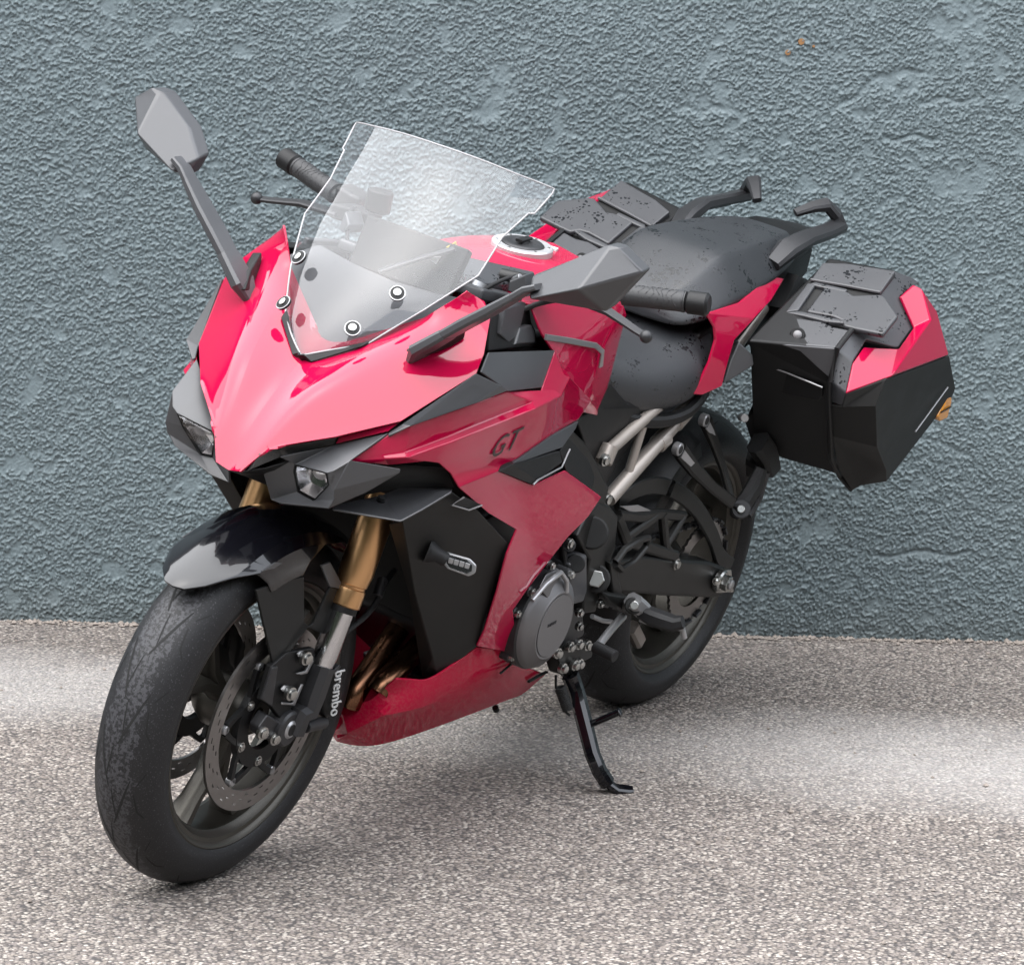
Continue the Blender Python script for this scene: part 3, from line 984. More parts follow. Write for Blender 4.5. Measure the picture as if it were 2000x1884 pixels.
tube('brake_hose', [(1.1824, 0.0850, 0.5113), (1.2264, 0.0950, 0.4932), (1.2574, 0.1050, 0.4733), (1.2904, 0.1100, 0.4588), (1.3310, 0.1120, 0.4472), (1.3613, 0.1120, 0.4374)], .0048, RUBBER, B, smooth=6, both=True)
cyl('hose_ferrule', (1.2284, 0.0930, 0.5064), (1.2504, 0.1020, 0.4821), .0085, CAST, B, n=16)
# front mudguard
def fender_shell():
    prof = [(-.080, .250), (-.078, .270), (-.073, .293), (-.060, .3075), (-.040, .319), (-.018, .3245), (0, .326), (.018, .3245), (.040, .319), (.060, .3075), (.073, .293), (.078, .270), (.080, .250)]
    bm = bmesh.new()
    rows = []
    n = 26
    for i in range(n + 1):
        u = i / n
        row = []
        for y, r in prof:
            k = abs(y) / .076
            a0 = 46 + 21 * k ** 2.4
            a1 = 138 - 42 * k ** 3
            a = R(a0 + (a1 - a0) * u)
            lift = 0.0 if u > .12 else (.12 - u) * .06 * (1 - k * .6)
            row.append(bm.verts.new(((r + lift) * math.cos(a), y, (r + lift) * math.sin(a))))
        rows.append(row)
    for a, b in zip(rows[:-1], rows[1:]):
        for j in range(len(prof) - 1):
            bm.faces.new([a[j], a[j + 1], b[j + 1], b[j]])
    bmesh.ops.recalc_face_normals(bm, faces=bm.faces)
    s = sum(f.normal.dot(f.calc_center_median()) for f in bm.faces)
    if s < 0:
        bmesh.ops.reverse_faces(bm, faces=bm.faces)
    o = finish(bm, 'front_mudguard', GLOSS_BLACK, B, 17)
    o.location = (1.46, 0, .300)
    md = o.modifiers.new('t', 'SOLIDIFY')
    md.thickness = .004
    md.offset = 1
    md = o.modifiers.new('b', 'BEVEL')
    md.width = .001
    md.segments = 2
    md.limit_method = 'ANGLE'
    md.angle_limit = R(50)
    return o
fender_shell()
slab('mudguard_leg', [(1.5840, 0.0790, 0.5454), (1.5189, 0.0810, 0.5492), (1.4616, 0.0840, 0.5479), (1.4518, 0.0870, 0.5108), (1.4384, 0.0890, 0.4680), (1.4226, 0.0900, 0.4593), (1.4159, 0.0920, 0.4637), (1.3948, 0.0960, 0.5228), (1.3543, 0.1000, 0.5102), (1.3630, 0.1000, 0.4318), (1.4345, 0.0950, 0.4617), (1.4910, 0.0920, 0.4060), (1.5061, 0.0900, 0.4106)], CARBON, B, .005, .001, both=True)
slab('mudguard_bracket', [(1.4271, 0.0900, 0.5628), (1.4047, 0.0920, 0.5653), (1.3564, 0.1020, 0.5129), (1.3994, 0.0980, 0.5250)], PLASTIC, B, .004, .001, both=True)
slab('mudguard_vent', [(1.5762, 0.0780, 0.5746), (1.5446, 0.0780, 0.5834), (1.4865, 0.0790, 0.5730), (1.5135, 0.0790, 0.5726)], PLASTIC, B, .003, .0008, both=True)

# nose -------------------------------------------------------------------
cc_ = [(1.6074, 0.0000, 0.7165), (1.581, 0, .767), (1.526, 0, .815), (1.488, 0, .843), (1.454, 0, .869), (1.400, 0, .890)]
rd = [(1.6090, 0.0230, 0.7218), (1.590, .037, .770), (1.5384, 0.0570, 0.8485), (1.5050, 0.0730, 0.8817), (1.4331, 0.0990, 0.9287), (1.3439, 0.1260, 0.9738), (1.3183, 0.1760, 1.0296)]
ed = [(1.5896, 0.0520, 0.7675), (1.5329, 0.1280, 0.8038), (1.4625, 0.1920, 0.8410), (1.3534, 0.2420, 0.9217), (1.3344, 0.2370, 0.9501), (1.2895, 0.2100, 0.9983)]
top_e = (1.2884, 0.1930, 1.0163)
cv, cf = [], []
def av(p):
    cv.append(tuple(p))
    return len(cv) - 1
ci = [av(p) for p in cc_]
ri = [av(p) for p in rd]
ei = [av(p) for p in ed]
m1, m2 = [], []
for k in range(6):
    a, b = Vector(rd[k + 1]), Vector(ed[k])
    L = (b - a).length
    nn = Vector((.62, .45, .64)).normalized()
    m1.append(av(a.lerp(b, .36) + nn * L * .022))
    m2.append(av(a.lerp(b, .70) + nn * L * .020))
ti = av(top_e)
cf += [(ci[0], ri[0], ri[1], ci[1]), (ri[0], ei[0], m2[0], m1[0], ri[1])]
for k in range(4):
    cf.append((ci[k + 1], ri[k + 1], ri[k + 2], ci[k + 2]))
for k in range(5):
    cf += [(ri[k + 1], m1[k], m1[k + 1], ri[k + 2]), (m1[k], m2[k], m2[k + 1], m1[k + 1]), (m2[k], ei[k], ei[k + 1], m2[k + 1])]
cf += [(ri[6], m1[5], ti), (m1[5], m2[5], ei[5], ti)]
cowl = panel('nose_cowl', cv, cf, RED, B, thick=.004, bevel=.0012, subd=3, out=(.8, .4, .6), join=True, sharp=40, hard=ri[1:])
panel('cowl_backing', [(1.5752, 0.0440, 0.7591), (1.5028, 0.1120, 0.7872), (1.4386, 0.1800, 0.8281), (1.3306, 0.2320, 0.9071), (1.40, .20, .80), (1.40, .06, .72)], [(0, 1, 4, 5), (1, 2, 3, 4)], DARK, B, out=(.5, .4, .1), both=True, thick=.002, bevel=0)
panel('gap_shade_sheet', [(1.4416, 0.1350, 0.6959), (1.5009, 0.1450, 0.7509), (1.4248, 0.1900, 0.7624), (1.3299, 0.2150, 0.7536), (1.2950, 0.2180, 0.7182), (1.3980, 0.1780, 0.7180)], [(0, 1, 2, 5), (2, 3, 4, 5)], DARK, B, out=(.5, .6, .1), both=True, thick=.003, bevel=0)  # dark sheet standing in for the deep shade in this opening
panel('cowl_lower_edge', [(1.5130, 0.1190, 0.7865), (1.5119, 0.1220, 0.7985), (1.4569, 0.1890, 0.8387), (1.4723, 0.1800, 0.8217)], [(0, 1, 2, 3)], RED, B, out=(.3, .4, -.6), both=True)
panel('daylight_strip', [(1.5963, 0.0430, 0.7550), (1.5659, 0.0530, 0.7647), (1.5117, 0.1190, 0.7965), (1.5108, 0.1150, 0.7834), (1.5538, 0.0580, 0.7514), (1.5980, 0.0340, 0.7278), (1.5977, 0.0240, 0.7193)], [(0, 1, 4, 5), (1, 2, 3, 4), (0, 5, 6)], DRL, B, out=(.6, .3, -.3), both=True)
panel('beak_underside', [(1.6071, 0.0000, 0.7155), (1.6085, 0.0230, 0.7202), (1.5708, 0.0420, 0.7273), (1.5512, 0.0710, 0.7462), (1.5259, 0.0660, 0.7234), (1.5570, 0.0330, 0.7134), (1.56, 0, .700), (1.45, 0, .66), (1.46, .05, .67)], [(0, 1, 5, 6), (1, 2, 5), (2, 3, 4, 5), (6, 5, 8, 7)], BLACK_PL, B, join=True, out=(.3, .1, -1))
panel('beak_inner', [(1.5807, 0.0180, 0.7151), (1.5387, 0.0480, 0.7494), (1.4910, 0.1060, 0.7798), (1.5072, 0.0580, 0.7312), (1.5345, 0.0220, 0.7049)], [(0, 1, 3, 4), (1, 2, 3)], BLACK_PL, B, out=(.6, .2, -.3), both=True, thick=.002, bevel=0)
# headlamp housings
hv = [(1.5747, 0.0650, 0.7546), (1.5156, 0.1180, 0.7842), (1.4748, 0.1820, 0.8204), (1.5444, 0.1680, 0.7810), (1.5578, 0.1520, 0.7615), (1.5592, 0.1410, 0.7535), (1.5480, 0.0780, 0.7432), (1.5524, 0.0710, 0.7469),
      (1.5407, 0.1390, 0.7305), (1.5232, 0.1090, 0.6928), (1.5304, 0.0820, 0.6988), (1.5424, 0.0750, 0.7303),
      (1.5597, 0.0340, 0.7142), (1.5337, 0.0400, 0.6713), (1.5326, 0.1120, 0.6930), (1.4657, 0.2120, 0.7707), (1.4642, 0.2110, 0.7643), (1.5033, 0.1840, 0.7285), (1.5590, 0.1600, 0.7330), (1.5494, 0.1580, 0.7152), (1.5405, 0.1460, 0.6965), (1.5488, 0.0660, 0.6777)]
hf = [(7, 0, 1, 6), (1, 4, 5, 6), (1, 2, 3, 4), (5, 4, 3, 18, 8), (3, 15, 16, 18), (16, 17, 20, 19, 18), (8, 18, 19, 9), (9, 19, 20, 21), (9, 21, 13, 10), (13, 12, 11, 10), (12, 7, 6, 11)]
panel('headlamp_housing', hv, hf, PLASTIC, B, thick=.004, bevel=.0018, out=(.9, .3, -.1), both=True, sharp=14)
for s in (1, -1):
    lp = [Vector(p if s == 1 else mir(p)) for p in ((1.5480, 0.0780, 0.7432), (1.5592, 0.1410, 0.7535), (1.5407, 0.1390, 0.7305), (1.5232, 0.1090, 0.6928), (1.5304, 0.0820, 0.6988), (1.5424, 0.0750, 0.7303))]
    c = sum(lp, Vector()) / 6
    axis = Vector((-1, -.10 * s, .10)).normalized()
    bm = bmesh.new()
    rings = []
    for (k, d) in ((1.04, .004), (1.03, -.001), (.96, -.001), (.95, .010)):
        rings.append([bm.verts.new(c + (p - c) * k + axis * d) for p in lp])
    for q0, q1 in zip(rings[:-1], rings[1:]):
        for i in range(6):
            bm.faces.new([q0[i], q0[(i + 1) % 6], q1[(i + 1) % 6], q1[i]])
    bmesh.ops.recalc_face_normals(bm, faces=bm.faces)
    hl = finish(bm, 'headlight', BLACK_PL, B, 20)
    bm = bmesh.new()
    rings = []
    for (k, d, tw) in ((.97, .004, 0), (.80, .016, 0), (.62, .027, 0), (.34, .034, 0)):
        rings.append([bm.verts.new(c + (p - c) * k + axis * d + Vector((0, 0, .004 * (1 - k)))) for p in lp])
    for q0, q1 in zip(rings[:-1], rings[1:]):
        for i in range(6):
            bm.faces.new([q0[i], q0[(i + 1) % 6], q1[(i + 1) % 6], q1[i]])
    bm.faces.new(rings[-1])
    bmesh.ops.recalc_face_normals(bm, faces=bm.faces)
    rf_ = finish(bm, 'reflector', LAMP_CHROME, hl, 10)
    bm = bmesh.new()
    bmesh.ops.create_uvsphere(bm, u_segments=20, v_segments=12, radius=.0125)
    bmesh.ops.translate(bm, verts=bm.verts, vec=c + axis * .026 + Vector((0, .004 * s, .010)))
    finish(bm, 'projector_lens', LAMP_MILKY, hl, 60)
    bm = bmesh.new()
    a = [bm.verts.new(c + (p - c) * .98 + axis * .0008) for p in lp]
    b = [bm.verts.new(c + (p - c) * .86 - axis * .003) for p in lp]
    for i in range(6):
        bm.faces.new([a[i], a[(i + 1) % 6], b[(i + 1) % 6], b[i]])
    bm.faces.new(b)
    bmesh.ops.recalc_face_normals(bm, faces=bm.faces)
    finish(bm, 'lens', LENS_M, hl, 20)

# fairing sides ------------------------------------------------------------
panel('fairing_trim', [(1.4766, 0.1830, 0.8210), (1.4608, 0.1930, 0.8353), (1.3572, 0.2440, 0.9228), (1.2854, 0.2520, 0.8982), (1.2629, 0.2540, 0.8865), (1.3491, 0.2500, 0.8752), (1.4683, 0.2140, 0.8419), (1.4808, 0.1860, 0.8183)], [(0, 1, 6, 7), (1, 2, 3, 5, 6), (3, 4, 5)], PLASTIC, B, out=(.3, 1, .3), both=True, bevel=.0015)
panel('fairing_deflector', [(1.3407, 0.2430, 0.9234), (1.2913, 0.2220, 0.9428), (1.0224, 0.1980, 0.9104), (1.0825, 0.2220, 0.8611), (1.2591, 0.2520, 0.8854), (1.2820, 0.2500, 0.8968), (1.1610, 0.2260, 0.9007)], [(0, 1, 6), (1, 2, 6), (2, 3, 6), (3, 4, 5, 6), (5, 0, 6)], PLASTIC, B, out=(.2, 1, .3), both=True, bevel=.0015)
sv = [(1.5298, 0.1570, 0.7736), (1.4755, 0.1830, 0.8166), (1.4557, 0.2070, 0.8380), (1.3264, 0.2380, 0.8685), (1.2395, 0.2420, 0.8793), (1.0930, 0.2260, 0.8590), (1.0258, 0.2000, 0.9102),
      (1.4817, 0.1840, 0.7868), (1.4534, 0.2060, 0.7950), (1.3688, 0.2260, 0.8162), (1.1527, 0.2460, 0.8530), (1.0526, 0.2300, 0.8549), (1.0105, 0.2180, 0.8739),
      (1.4654, 0.1900, 0.7694), (1.4190, 0.2240, 0.7810), (1.3843, 0.2310, 0.7754), (1.3460, 0.2340, 0.7543), (1.3130, 0.2360, 0.7271), (1.2029, 0.2400, 0.6690), (1.0967, 0.2420, 0.6246),
      (0.8718, 0.1960, 0.7709), (1.0031, 0.2220, 0.7718), (1.1830, 0.2470, 0.7517), (1.2226, 0.2500, 0.7473),
      (1.0838, 0.2460, 0.7012), (0.9369, 0.2260, 0.6990), (0.7318, 0.2060, 0.6144), (1.0193, 0.2430, 0.6067), (0.7774, 0.2120, 0.5870), (0.8611, 0.2220, 0.5647),
      (1.1069, 0.2400, 0.5825), (1.0862, 0.2280, 0.5079), (1.0571, 0.2080, 0.4246), (1.0470, 0.1960, 0.3908), (0.9675, 0.2240, 0.4910), (0.9830, 0.2140, 0.4514), (0.8753, 0.1900, 0.3392), (1.0505, 0.2400, 0.5410),
      (0.7859, 0.1700, 0.7865), (1.1931, 0.2510, 0.7828),
      (1.4791, 0.1870, 0.7804), (1.4590, 0.2140, 0.7895), (1.3812, 0.2380, 0.8112), (1.1647, 0.2590, 0.8477), (1.0388, 0.2360, 0.8470), (0.9782, 0.2140, 0.8647)]
sf = [(0, 1, 2, 8, 7), (2, 3, 9, 8), (3, 4, 10, 9), (4, 5, 11, 10), (5, 6, 12, 11), (0, 7, 40), (7, 8, 41, 40), (8, 9, 42, 41), (9, 10, 43, 42), (10, 11, 44, 43), (11, 12, 45, 44),
      (0, 40, 13), (40, 41, 14, 13), (41, 42, 15, 14), (42, 43, 39, 15), (43, 44, 21, 39), (44, 45, 38, 20, 21), (15, 39, 22, 16), (39, 21, 22), (16, 22, 23, 17),
      (17, 23, 24, 18), (18, 24, 27, 19), (24, 25, 26, 27), (26, 28, 29, 27), (19, 27, 37, 30), (27, 29, 34, 37), (30, 37, 31), (37, 34, 35, 32, 31), (32, 35, 36, 33)]
panel('side_fairing', sv, sf, RED, B, thick=.004, bevel=.004, out=(.3, 1, .2), both=True, sharp=26)
_v = panel('fairing_vent', [(1.1926, 0.2520, 0.7543), (1.0128, 0.2270, 0.7739), (0.8788, 0.2000, 0.7707), (0.8939, 0.2060, 0.7618), (0.9693, 0.2260, 0.7442), (1.1800, 0.2540, 0.7537)], [(0, 1, 4, 5), (1, 2, 3, 4)], PLASTIC, B, out=(.2, 1, .2), both=True, thick=.012)
panel('fairing_vent', [(1.2268, 0.2530, 0.7478), (1.1920, 0.2560, 0.7556), (0.9874, 0.2320, 0.7423), (0.9645, 0.2300, 0.7188), (1.0783, 0.2500, 0.7097), (1.0907, 0.2500, 0.7036)], [(0, 1, 4, 5), (1, 2, 3, 4)], BLACK_PL, B, out=(.2, 1, .2), both=True, thick=.010)
bar('vent_edge', [(1.0973, 0.2530, 0.7067), (1.0849, 0.2530, 0.7129), (0.9693, 0.2330, 0.7118), (0.9448, 0.2280, 0.7387)], .003, .003, SILVER_ST, B, both=True)
panel('fairing_vent', [(0.9670, 0.2220, 0.7361), (0.9293, 0.2140, 0.7522), (0.7855, 0.1900, 0.6862), (0.7343, 0.1860, 0.6443), (0.7431, 0.1900, 0.6226), (0.9166, 0.2180, 0.6919)], [(0, 1, 2, 5), (2, 3, 4, 5)], BLACK_PL, B, out=(.2, 1, .2), both=True, thick=.010)
_a, _b, _c = Vector((1.3812, 0.2380, 0.8112)), Vector((1.1647, 0.2590, 0.8477)), Vector((1.1931, 0.2510, 0.7828))
_n = (_b - _a).cross(_c - _a)
_n = _n if _n.y > 0 else -_n
_o = Vector((1.2567, 0.2446, 0.7695)); _e = Vector((1.1589, 0.2543, 0.7883))
lettering('model_lettering', 'GT', _o + _n.normalized() * .0012, _e - _o, _n, .050, DECAL, B, shear=.45, depth=.0003, spacing=1.1)
# radiator shrouds
panel('shroud_lip', [(1.4769, 0.1160, 0.6805), (1.3848, 0.1420, 0.6925), (1.3514, 0.1520, 0.7028), (1.2740, 0.2040, 0.7102), (1.3434, 0.2400, 0.7273), (1.4183, 0.2340, 0.7051), (1.4442, 0.2200, 0.6875), (1.5005, 0.1310, 0.6840)], [(0, 1, 6, 7), (1, 2, 5, 6), (2, 3, 4, 5)], PLASTIC, B, out=(.6, .6, .6), both=True, bevel=.003)
bolt('lip_screw', (1.4073, 0.1580, 0.6955), (.3, .3, .9), .0065, BLACK_PL, B, .004, both=True)
panel('radiator_shroud', [(1.4202, 0.2100, 0.6785), (1.3292, 0.2320, 0.7218), (1.2335, 0.2380, 0.6758), (1.1056, 0.2360, 0.6009), (1.0391, 0.1920, 0.3877), (1.0751, 0.1520, 0.3221), (1.1200, 0.1580, 0.3693), (1.2657, 0.1760, 0.5182), (1.3817, 0.1660, 0.6513), (1.2403, 0.1500, 0.5069), (1.0848, 0.1280, 0.3163)],
      [(0, 1, 2, 3, 7), (7, 3, 4, 6), (6, 4, 5), (8, 0, 7, 9), (9, 7, 6, 10), (10, 6, 5)], SHROUD, B, out=(.5, 1, 0), both=True, bevel=.004)
panel('shroud_notch', [(1.3332, 0.2400, 0.7028), (1.2986, 0.2420, 0.7115), (1.2431, 0.2460, 0.6912), (1.2788, 0.2440, 0.6868)], [(0, 1, 2, 3)], BLACK_PL, B, out=(.3, 1, .3), both=True, bevel=.0008)
bar('notch_edge', [(1.3067, 0.2450, 0.7132), (1.3378, 0.2430, 0.7046), (1.2847, 0.2470, 0.6891), (1.2498, 0.2490, 0.6927)], .0025, .0025, SILVER_ST, B, both=True)
# indicator on the shroud
for s in (1, -1):
    pp = [(1.2764, 0.2193, 0.6085), (1.2610, 0.2563, 0.6073), (1.2575, 0.2693, 0.5994), (1.2596, 0.2717, 0.5867), (1.2649, 0.2637, 0.5785), (1.2787, 0.2292, 0.5818), (1.2807, 0.2201, 0.5891), (1.2790, 0.2171, 0.6017)]
    xs = sum(p[0] for p in pp) / len(pp)
    ind = slab('indicator', pp if s == 1 else [mir(p) for p in pp], SILVER_ST, B, .016, .003, out=(1, .25 * s, .15), taper=.8)
    cc = sum((Vector(p) for p in pp), Vector()) / len(pp)
    nn = newell(pp)
    nn = nn if nn.x > 0 else -nn
    q = [tuple(cc + (Vector(p) - cc) * .76 + nn * .0035) for p in pp]
    slab('indicator_lens', q if s == 1 else [mir(p) for p in q], LENS_M, ind, .003, .0008, out=(1, .25 * s, .15))
    q = [tuple(cc + (Vector(p) - cc) * .74 + nn * .0003) for p in pp]
    slab('indicator_reflector', q if s == 1 else [mir(p) for p in q], CAST, ind, .002, 0, out=(1, .25 * s, .15))
    ea = (Vector(pp[2]) - Vector(pp[7]))
    for kk in range(4):
        ce = cc + ea * (-.24 + .16 * kk) + nn * .001
        hv2 = Vector((0, 0, .0055)); wv2 = ea.normalized() * .004
        q2 = [tuple(ce + wv2 - hv2), tuple(ce + wv2 + hv2), tuple(ce - wv2 + hv2), tuple(ce - wv2 - hv2)]
        slab('indicator_led', q2 if s == 1 else [mir(p) for p in q2], GREY_RING, ind, .003, .0008, out=(1, .25 * s, .15))
    st = [(1.3021, 0.2000, 0.6064), (1.2973, 0.2090, 0.6047), (1.2980, 0.2180, 0.6052), (1.2900, 0.2300, 0.5999)]
    tube('indicator_stalk', st if s == 1 else [mir(p) for p in st], .016, RUBBER, ind, radii=[1.25, 1.0, .75, .7])
# belly pan
bv = [(1.1589, 0.0300, 0.2359), (1.1657, 0.0850, 0.2753), (1.1737, 0.1280, 0.3309), (1.1305, 0.1450, 0.3284), (1.1026, 0.1550, 0.3218), (1.0305, 0.1880, 0.3825), (0.8682, 0.1840, 0.3420),
      (1.1765, 0.0620, 0.2076), (1.1746, 0.1200, 0.2629), (1.1027, 0.1660, 0.2792), (0.9244, 0.1860, 0.3157), (0.8832, 0.1860, 0.3229),
      (1.0943, 0.0600, 0.1581), (1.0133, 0.0850, 0.1689), (0.8725, 0.1020, 0.1789), (0.6641, 0.1120, 0.1854), (0.6233, 0.1300, 0.2265), (0.7373, 0.1520, 0.2690),
      (1.150, 0, .245), (1.115, 0, .165), (1.00, 0, .150), (.82, 0, .160), (.62, 0, .180), (1.1482, 0.0280, 0.1730)]
bf = [(0, 1, 8, 7), (1, 2, 3, 8), (3, 4, 9, 8), (4, 5, 6, 10, 9), (6, 11, 10), (7, 8, 13, 12), (8, 9, 14, 13), (9, 10, 15, 14), (10, 11, 17, 15), (17, 16, 15), (18, 0, 7, 19), (19, 7, 23), (23, 7, 12), (19, 23, 12, 20), (20, 12, 13), (20, 13, 14, 21), (21, 14, 15, 22)]
panel('belly_pan', bv, bf, RED_DUSTY, B, thick=.004, bevel=.003, out=(.2, 1, -.3), join=True, sharp=34, subd=2, crease=30)
bar('belly_seam', [(0.9243, 0.1890, 0.3139), (0.8914, 0.1890, 0.3250)], .004, .003, DARK, B, both=True)
bar('belly_slot', [(0.7056, 0.1400, 0.2341), (0.6739, 0.1420, 0.2396), (0.6462, 0.1420, 0.2414)], .006, .004, DARK, B, both=True)
cyl('drain_stub', (0.6810, 0.0750, 0.1530), (0.6748, 0.0760, 0.1456), .006, BLACK_PL, B)

# screen -------------------------------------------------------------------
scr_edge = [(1.4638, 0.0000, 0.8845), (1.4478, 0.0400, 0.9044), (1.4124, 0.0780, 0.9223), (1.3433, 0.1250, 0.9853), (1.2579, 0.1660, 1.0486), (1.2596, 0.1640, 1.1057), (1.2173, 0.1770, 1.1461), (1.1909, 0.1840, 1.1473), (1.1555, 0.1910, 1.1811), (1.1516, 0.1900, 1.1876), (1.1792, 0.1780, 1.1980)]
ez = [p[2] for p in scr_edge]
ey = [p[1] for p in scr_edge]
def xc(z):                                          # side view of the middle line
    return float(np.interp(z, CZ, CX))
_t = np.array([.884, .92, .97, 1.03, 1.09, 1.15, 1.215])
_cx = np.array([1.4675, 1.446, 1.404, 1.344, 1.287, 1.237, 1.190])
_pf = np.polyfit(_t, _cx, 3)
CZ = np.linspace(.86, 1.24, 80)
CX = np.polyval(_pf, CZ)
def ye(z):
    return float(np.interp(z, [.88, .92, .98, 1.05, 1.12, 1.22], [.035, .076, .122, .160, .179, .196]))
def scr_xyz(z, y):                                   # gently curved middle, wings folded back at 72 % of the width
    s_ = abs(y) / ye(z)
    drop = .026 + (z - .90) * .145
    k = .42 * (s_ / .72) ** 2 if s_ < .72 else .42 + .58 * (s_ - .72) / .28
    return Vector((xc(z) - drop * k, y, z))
zt = 1.207
bm = bmesh.new()
levels = sorted(set([ez[0] + .0005] + list(np.linspace(ez[0] + .004, 1.178, 46)) + ez[1:10]))
rows = []
NX = 25
cols_u = sorted(set([round(q, 4) for q in np.linspace(-1, 1, 2 * NX + 1)]))
for z in levels:
    w_ = float(np.interp(z, ez, ey))
    row = []
    for u in cols_u:
        row.append(bm.verts.new(scr_xyz(z, u * w_)))
    rows.append(row)
w_ = float(np.interp(levels[-1], ez, ey))
for f_ in (.4, 1.0):                                 # the crowned top edge
    rows.append([bm.verts.new(scr_xyz(levels[-1] + (zt - levels[-1]) * f_ * (1 - abs(u) ** 2.2), u * w_)) for u in cols_u])
for a, b in zip(rows[:-1], rows[1:]):
    for j in range(len(cols_u) - 1):
        try:
            bm.faces.new([a[j], a[j + 1], b[j + 1], b[j]])
        except ValueError:
            pass
bmesh.ops.remove_doubles(bm, verts=bm.verts, dist=.00005)
bmesh.ops.recalc_face_normals(bm, faces=bm.faces)
if sum(f.normal.x for f in bm.faces) < 0:
    bmesh.ops.reverse_faces(bm, faces=bm.faces)
screen = finish(bm, 'windscreen', SCREEN_M, B, 50)
el = [tuple(scr_xyz(z, float(np.interp(z, ez, ey)))) for z in levels]
tl = [tuple(scr_xyz(levels[-1] + (zt - levels[-1]) * (1 - abs(u) ** 2.2), u * w_)) for u in np.linspace(.97, -.97, 27)]
edge_loop = el[1:] + tl + [mir(p) for p in reversed(el)] + [el[1]]
bar('screen_edge', edge_loop, .0026, .0026, EDGE_M, screen, up=(1, 0, .3))
def scr_n(y, z):
    return Vector((.80, .55 if y > 0 else -.55, .5))
for (p, nm) in (((1.4424, 0.0640, 0.9435), 1), ((1.3806, 0.0920, 1.0032), 1)):
    for s in (1, -1):
        q = Vector(p if s == 1 else mir(p))
        nrm = Vector((.70, .30 * s, .62)).normalized()
        q = q + nrm * .004
        w_ = cyl('screen_washer', tuple(q - nrm * .004), tuple(q + nrm * .001), .0125, BLACK_PL, screen, bev=.2)
        cyl('screen_grommet', tuple(q + nrm * .001), tuple(q + nrm * .0026), .0128, SILVER_ST, screen, bev=.3)
        cyl('screen_grommet', tuple(q + nrm * .002), tuple(q + nrm * .0034), .0112, BLACK_PL, screen, bev=.3)
        cyl('screen_bolt', tuple(q + nrm * .003), tuple(q + nrm * .0070), .0062, STEEL, screen, bev=.5)
panel('screen_foot', [(1.4816, 0.0000, 0.8851), (1.4561, 0.0000, 0.8694), (1.4660, 0.0180, 0.8790), (1.4290, 0.0750, 0.9182), (1.3982, 0.0860, 0.9250), (1.4141, 0.0780, 0.9266), (1.4708, 0.0060, 0.8859)], [(0, 1, 2, 6), (6, 2, 3, 5), (5, 3, 4)], BLACK_PL, B, join=True, out=(1, .2, .5))
# dash cover and instruments behind the screen
dv = [(1.435, 0, .880), (1.405, .070, .905), (1.36, .120, .945), (1.31, .160, .985), (1.30, 0, .955), (1.30, .085, .970), (1.24, .150, 1.000), (1.24, 0, .985), (1.24, .080, .99)]
panel('dash_cover', dv, [(0, 1, 5, 4), (1, 2, 5), (2, 3, 6, 5), (4, 5, 8, 7), (5, 6, 8)], PLASTIC, B, join=True, out=(.3, 0, 1), thick=.003)
inst = slab('instrument_panel', [(1.235, -.095, .985), (1.235, .095, .985), (1.20, .098, 1.065), (1.20, -.098, 1.065)], BLACK_PL, B, .020, .004, out=(1, 0, .3))
slab('instrument_display', [(1.212, -.088, .998), (1.212, .088, .998), (1.184, .090, 1.056), (1.184, -.090, 1.056)], GLOSS_BLACK, inst, .004, .001, out=(-1, 0, .3))
bar('instrument_hood', [(1.2924, 0.0000, 1.0043), (1.2716, 0.0220, 1.0213), (1.2376, 0.0500, 1.0418), (1.2065, 0.0750, 1.0585)], .012, .006, PLASTIC, B)
slab('warning_sticker', [(1.2073, 0.0620, 1.0577), (1.1916, 0.0680, 1.0677), (1.1837, 0.0720, 1.0511), (1.1983, 0.0660, 1.0384)], YELLOW_M, B, .002, .0004, out=(1, 0, 1))
slab('white_sticker', [(1.2306, 0.0470, 1.0364), (1.2050, 0.0600, 1.0424), (1.1847, 0.0720, 1.0300), (1.2061, 0.0600, 1.0213)], WHITE_M, B, .002, .0004, out=(1, 0, 1))
tube('fork_top', [(1.205, .105, .90), (1.165, .105, .985), (1.155, .105, 1.006)], .024, SILVER_ST, B, both=True)
slab('top_yoke', [(1.06, -.14, .985), (1.06, .14, .985), (1.20, .14, 1.012), (1.20, -.14, 1.012)], PLASTIC, B, .02, .005, out=(0, 0, 1))
panel('yoke_cover', [(1.1058, 0.0400, 1.0139), (1.0950, 0.0420, 1.0286), (0.9550, 0.0950, 1.0080), (1.0124, 0.1100, 0.9954), (1.1429, 0.1050, 1.0048), (1.1562, 0.0750, 1.0099)], [(0, 1, 2, 3, 4, 5)], PLASTIC_WET, B, both=True, out=(.3, .3, 1), thick=.02, bevel=.004)
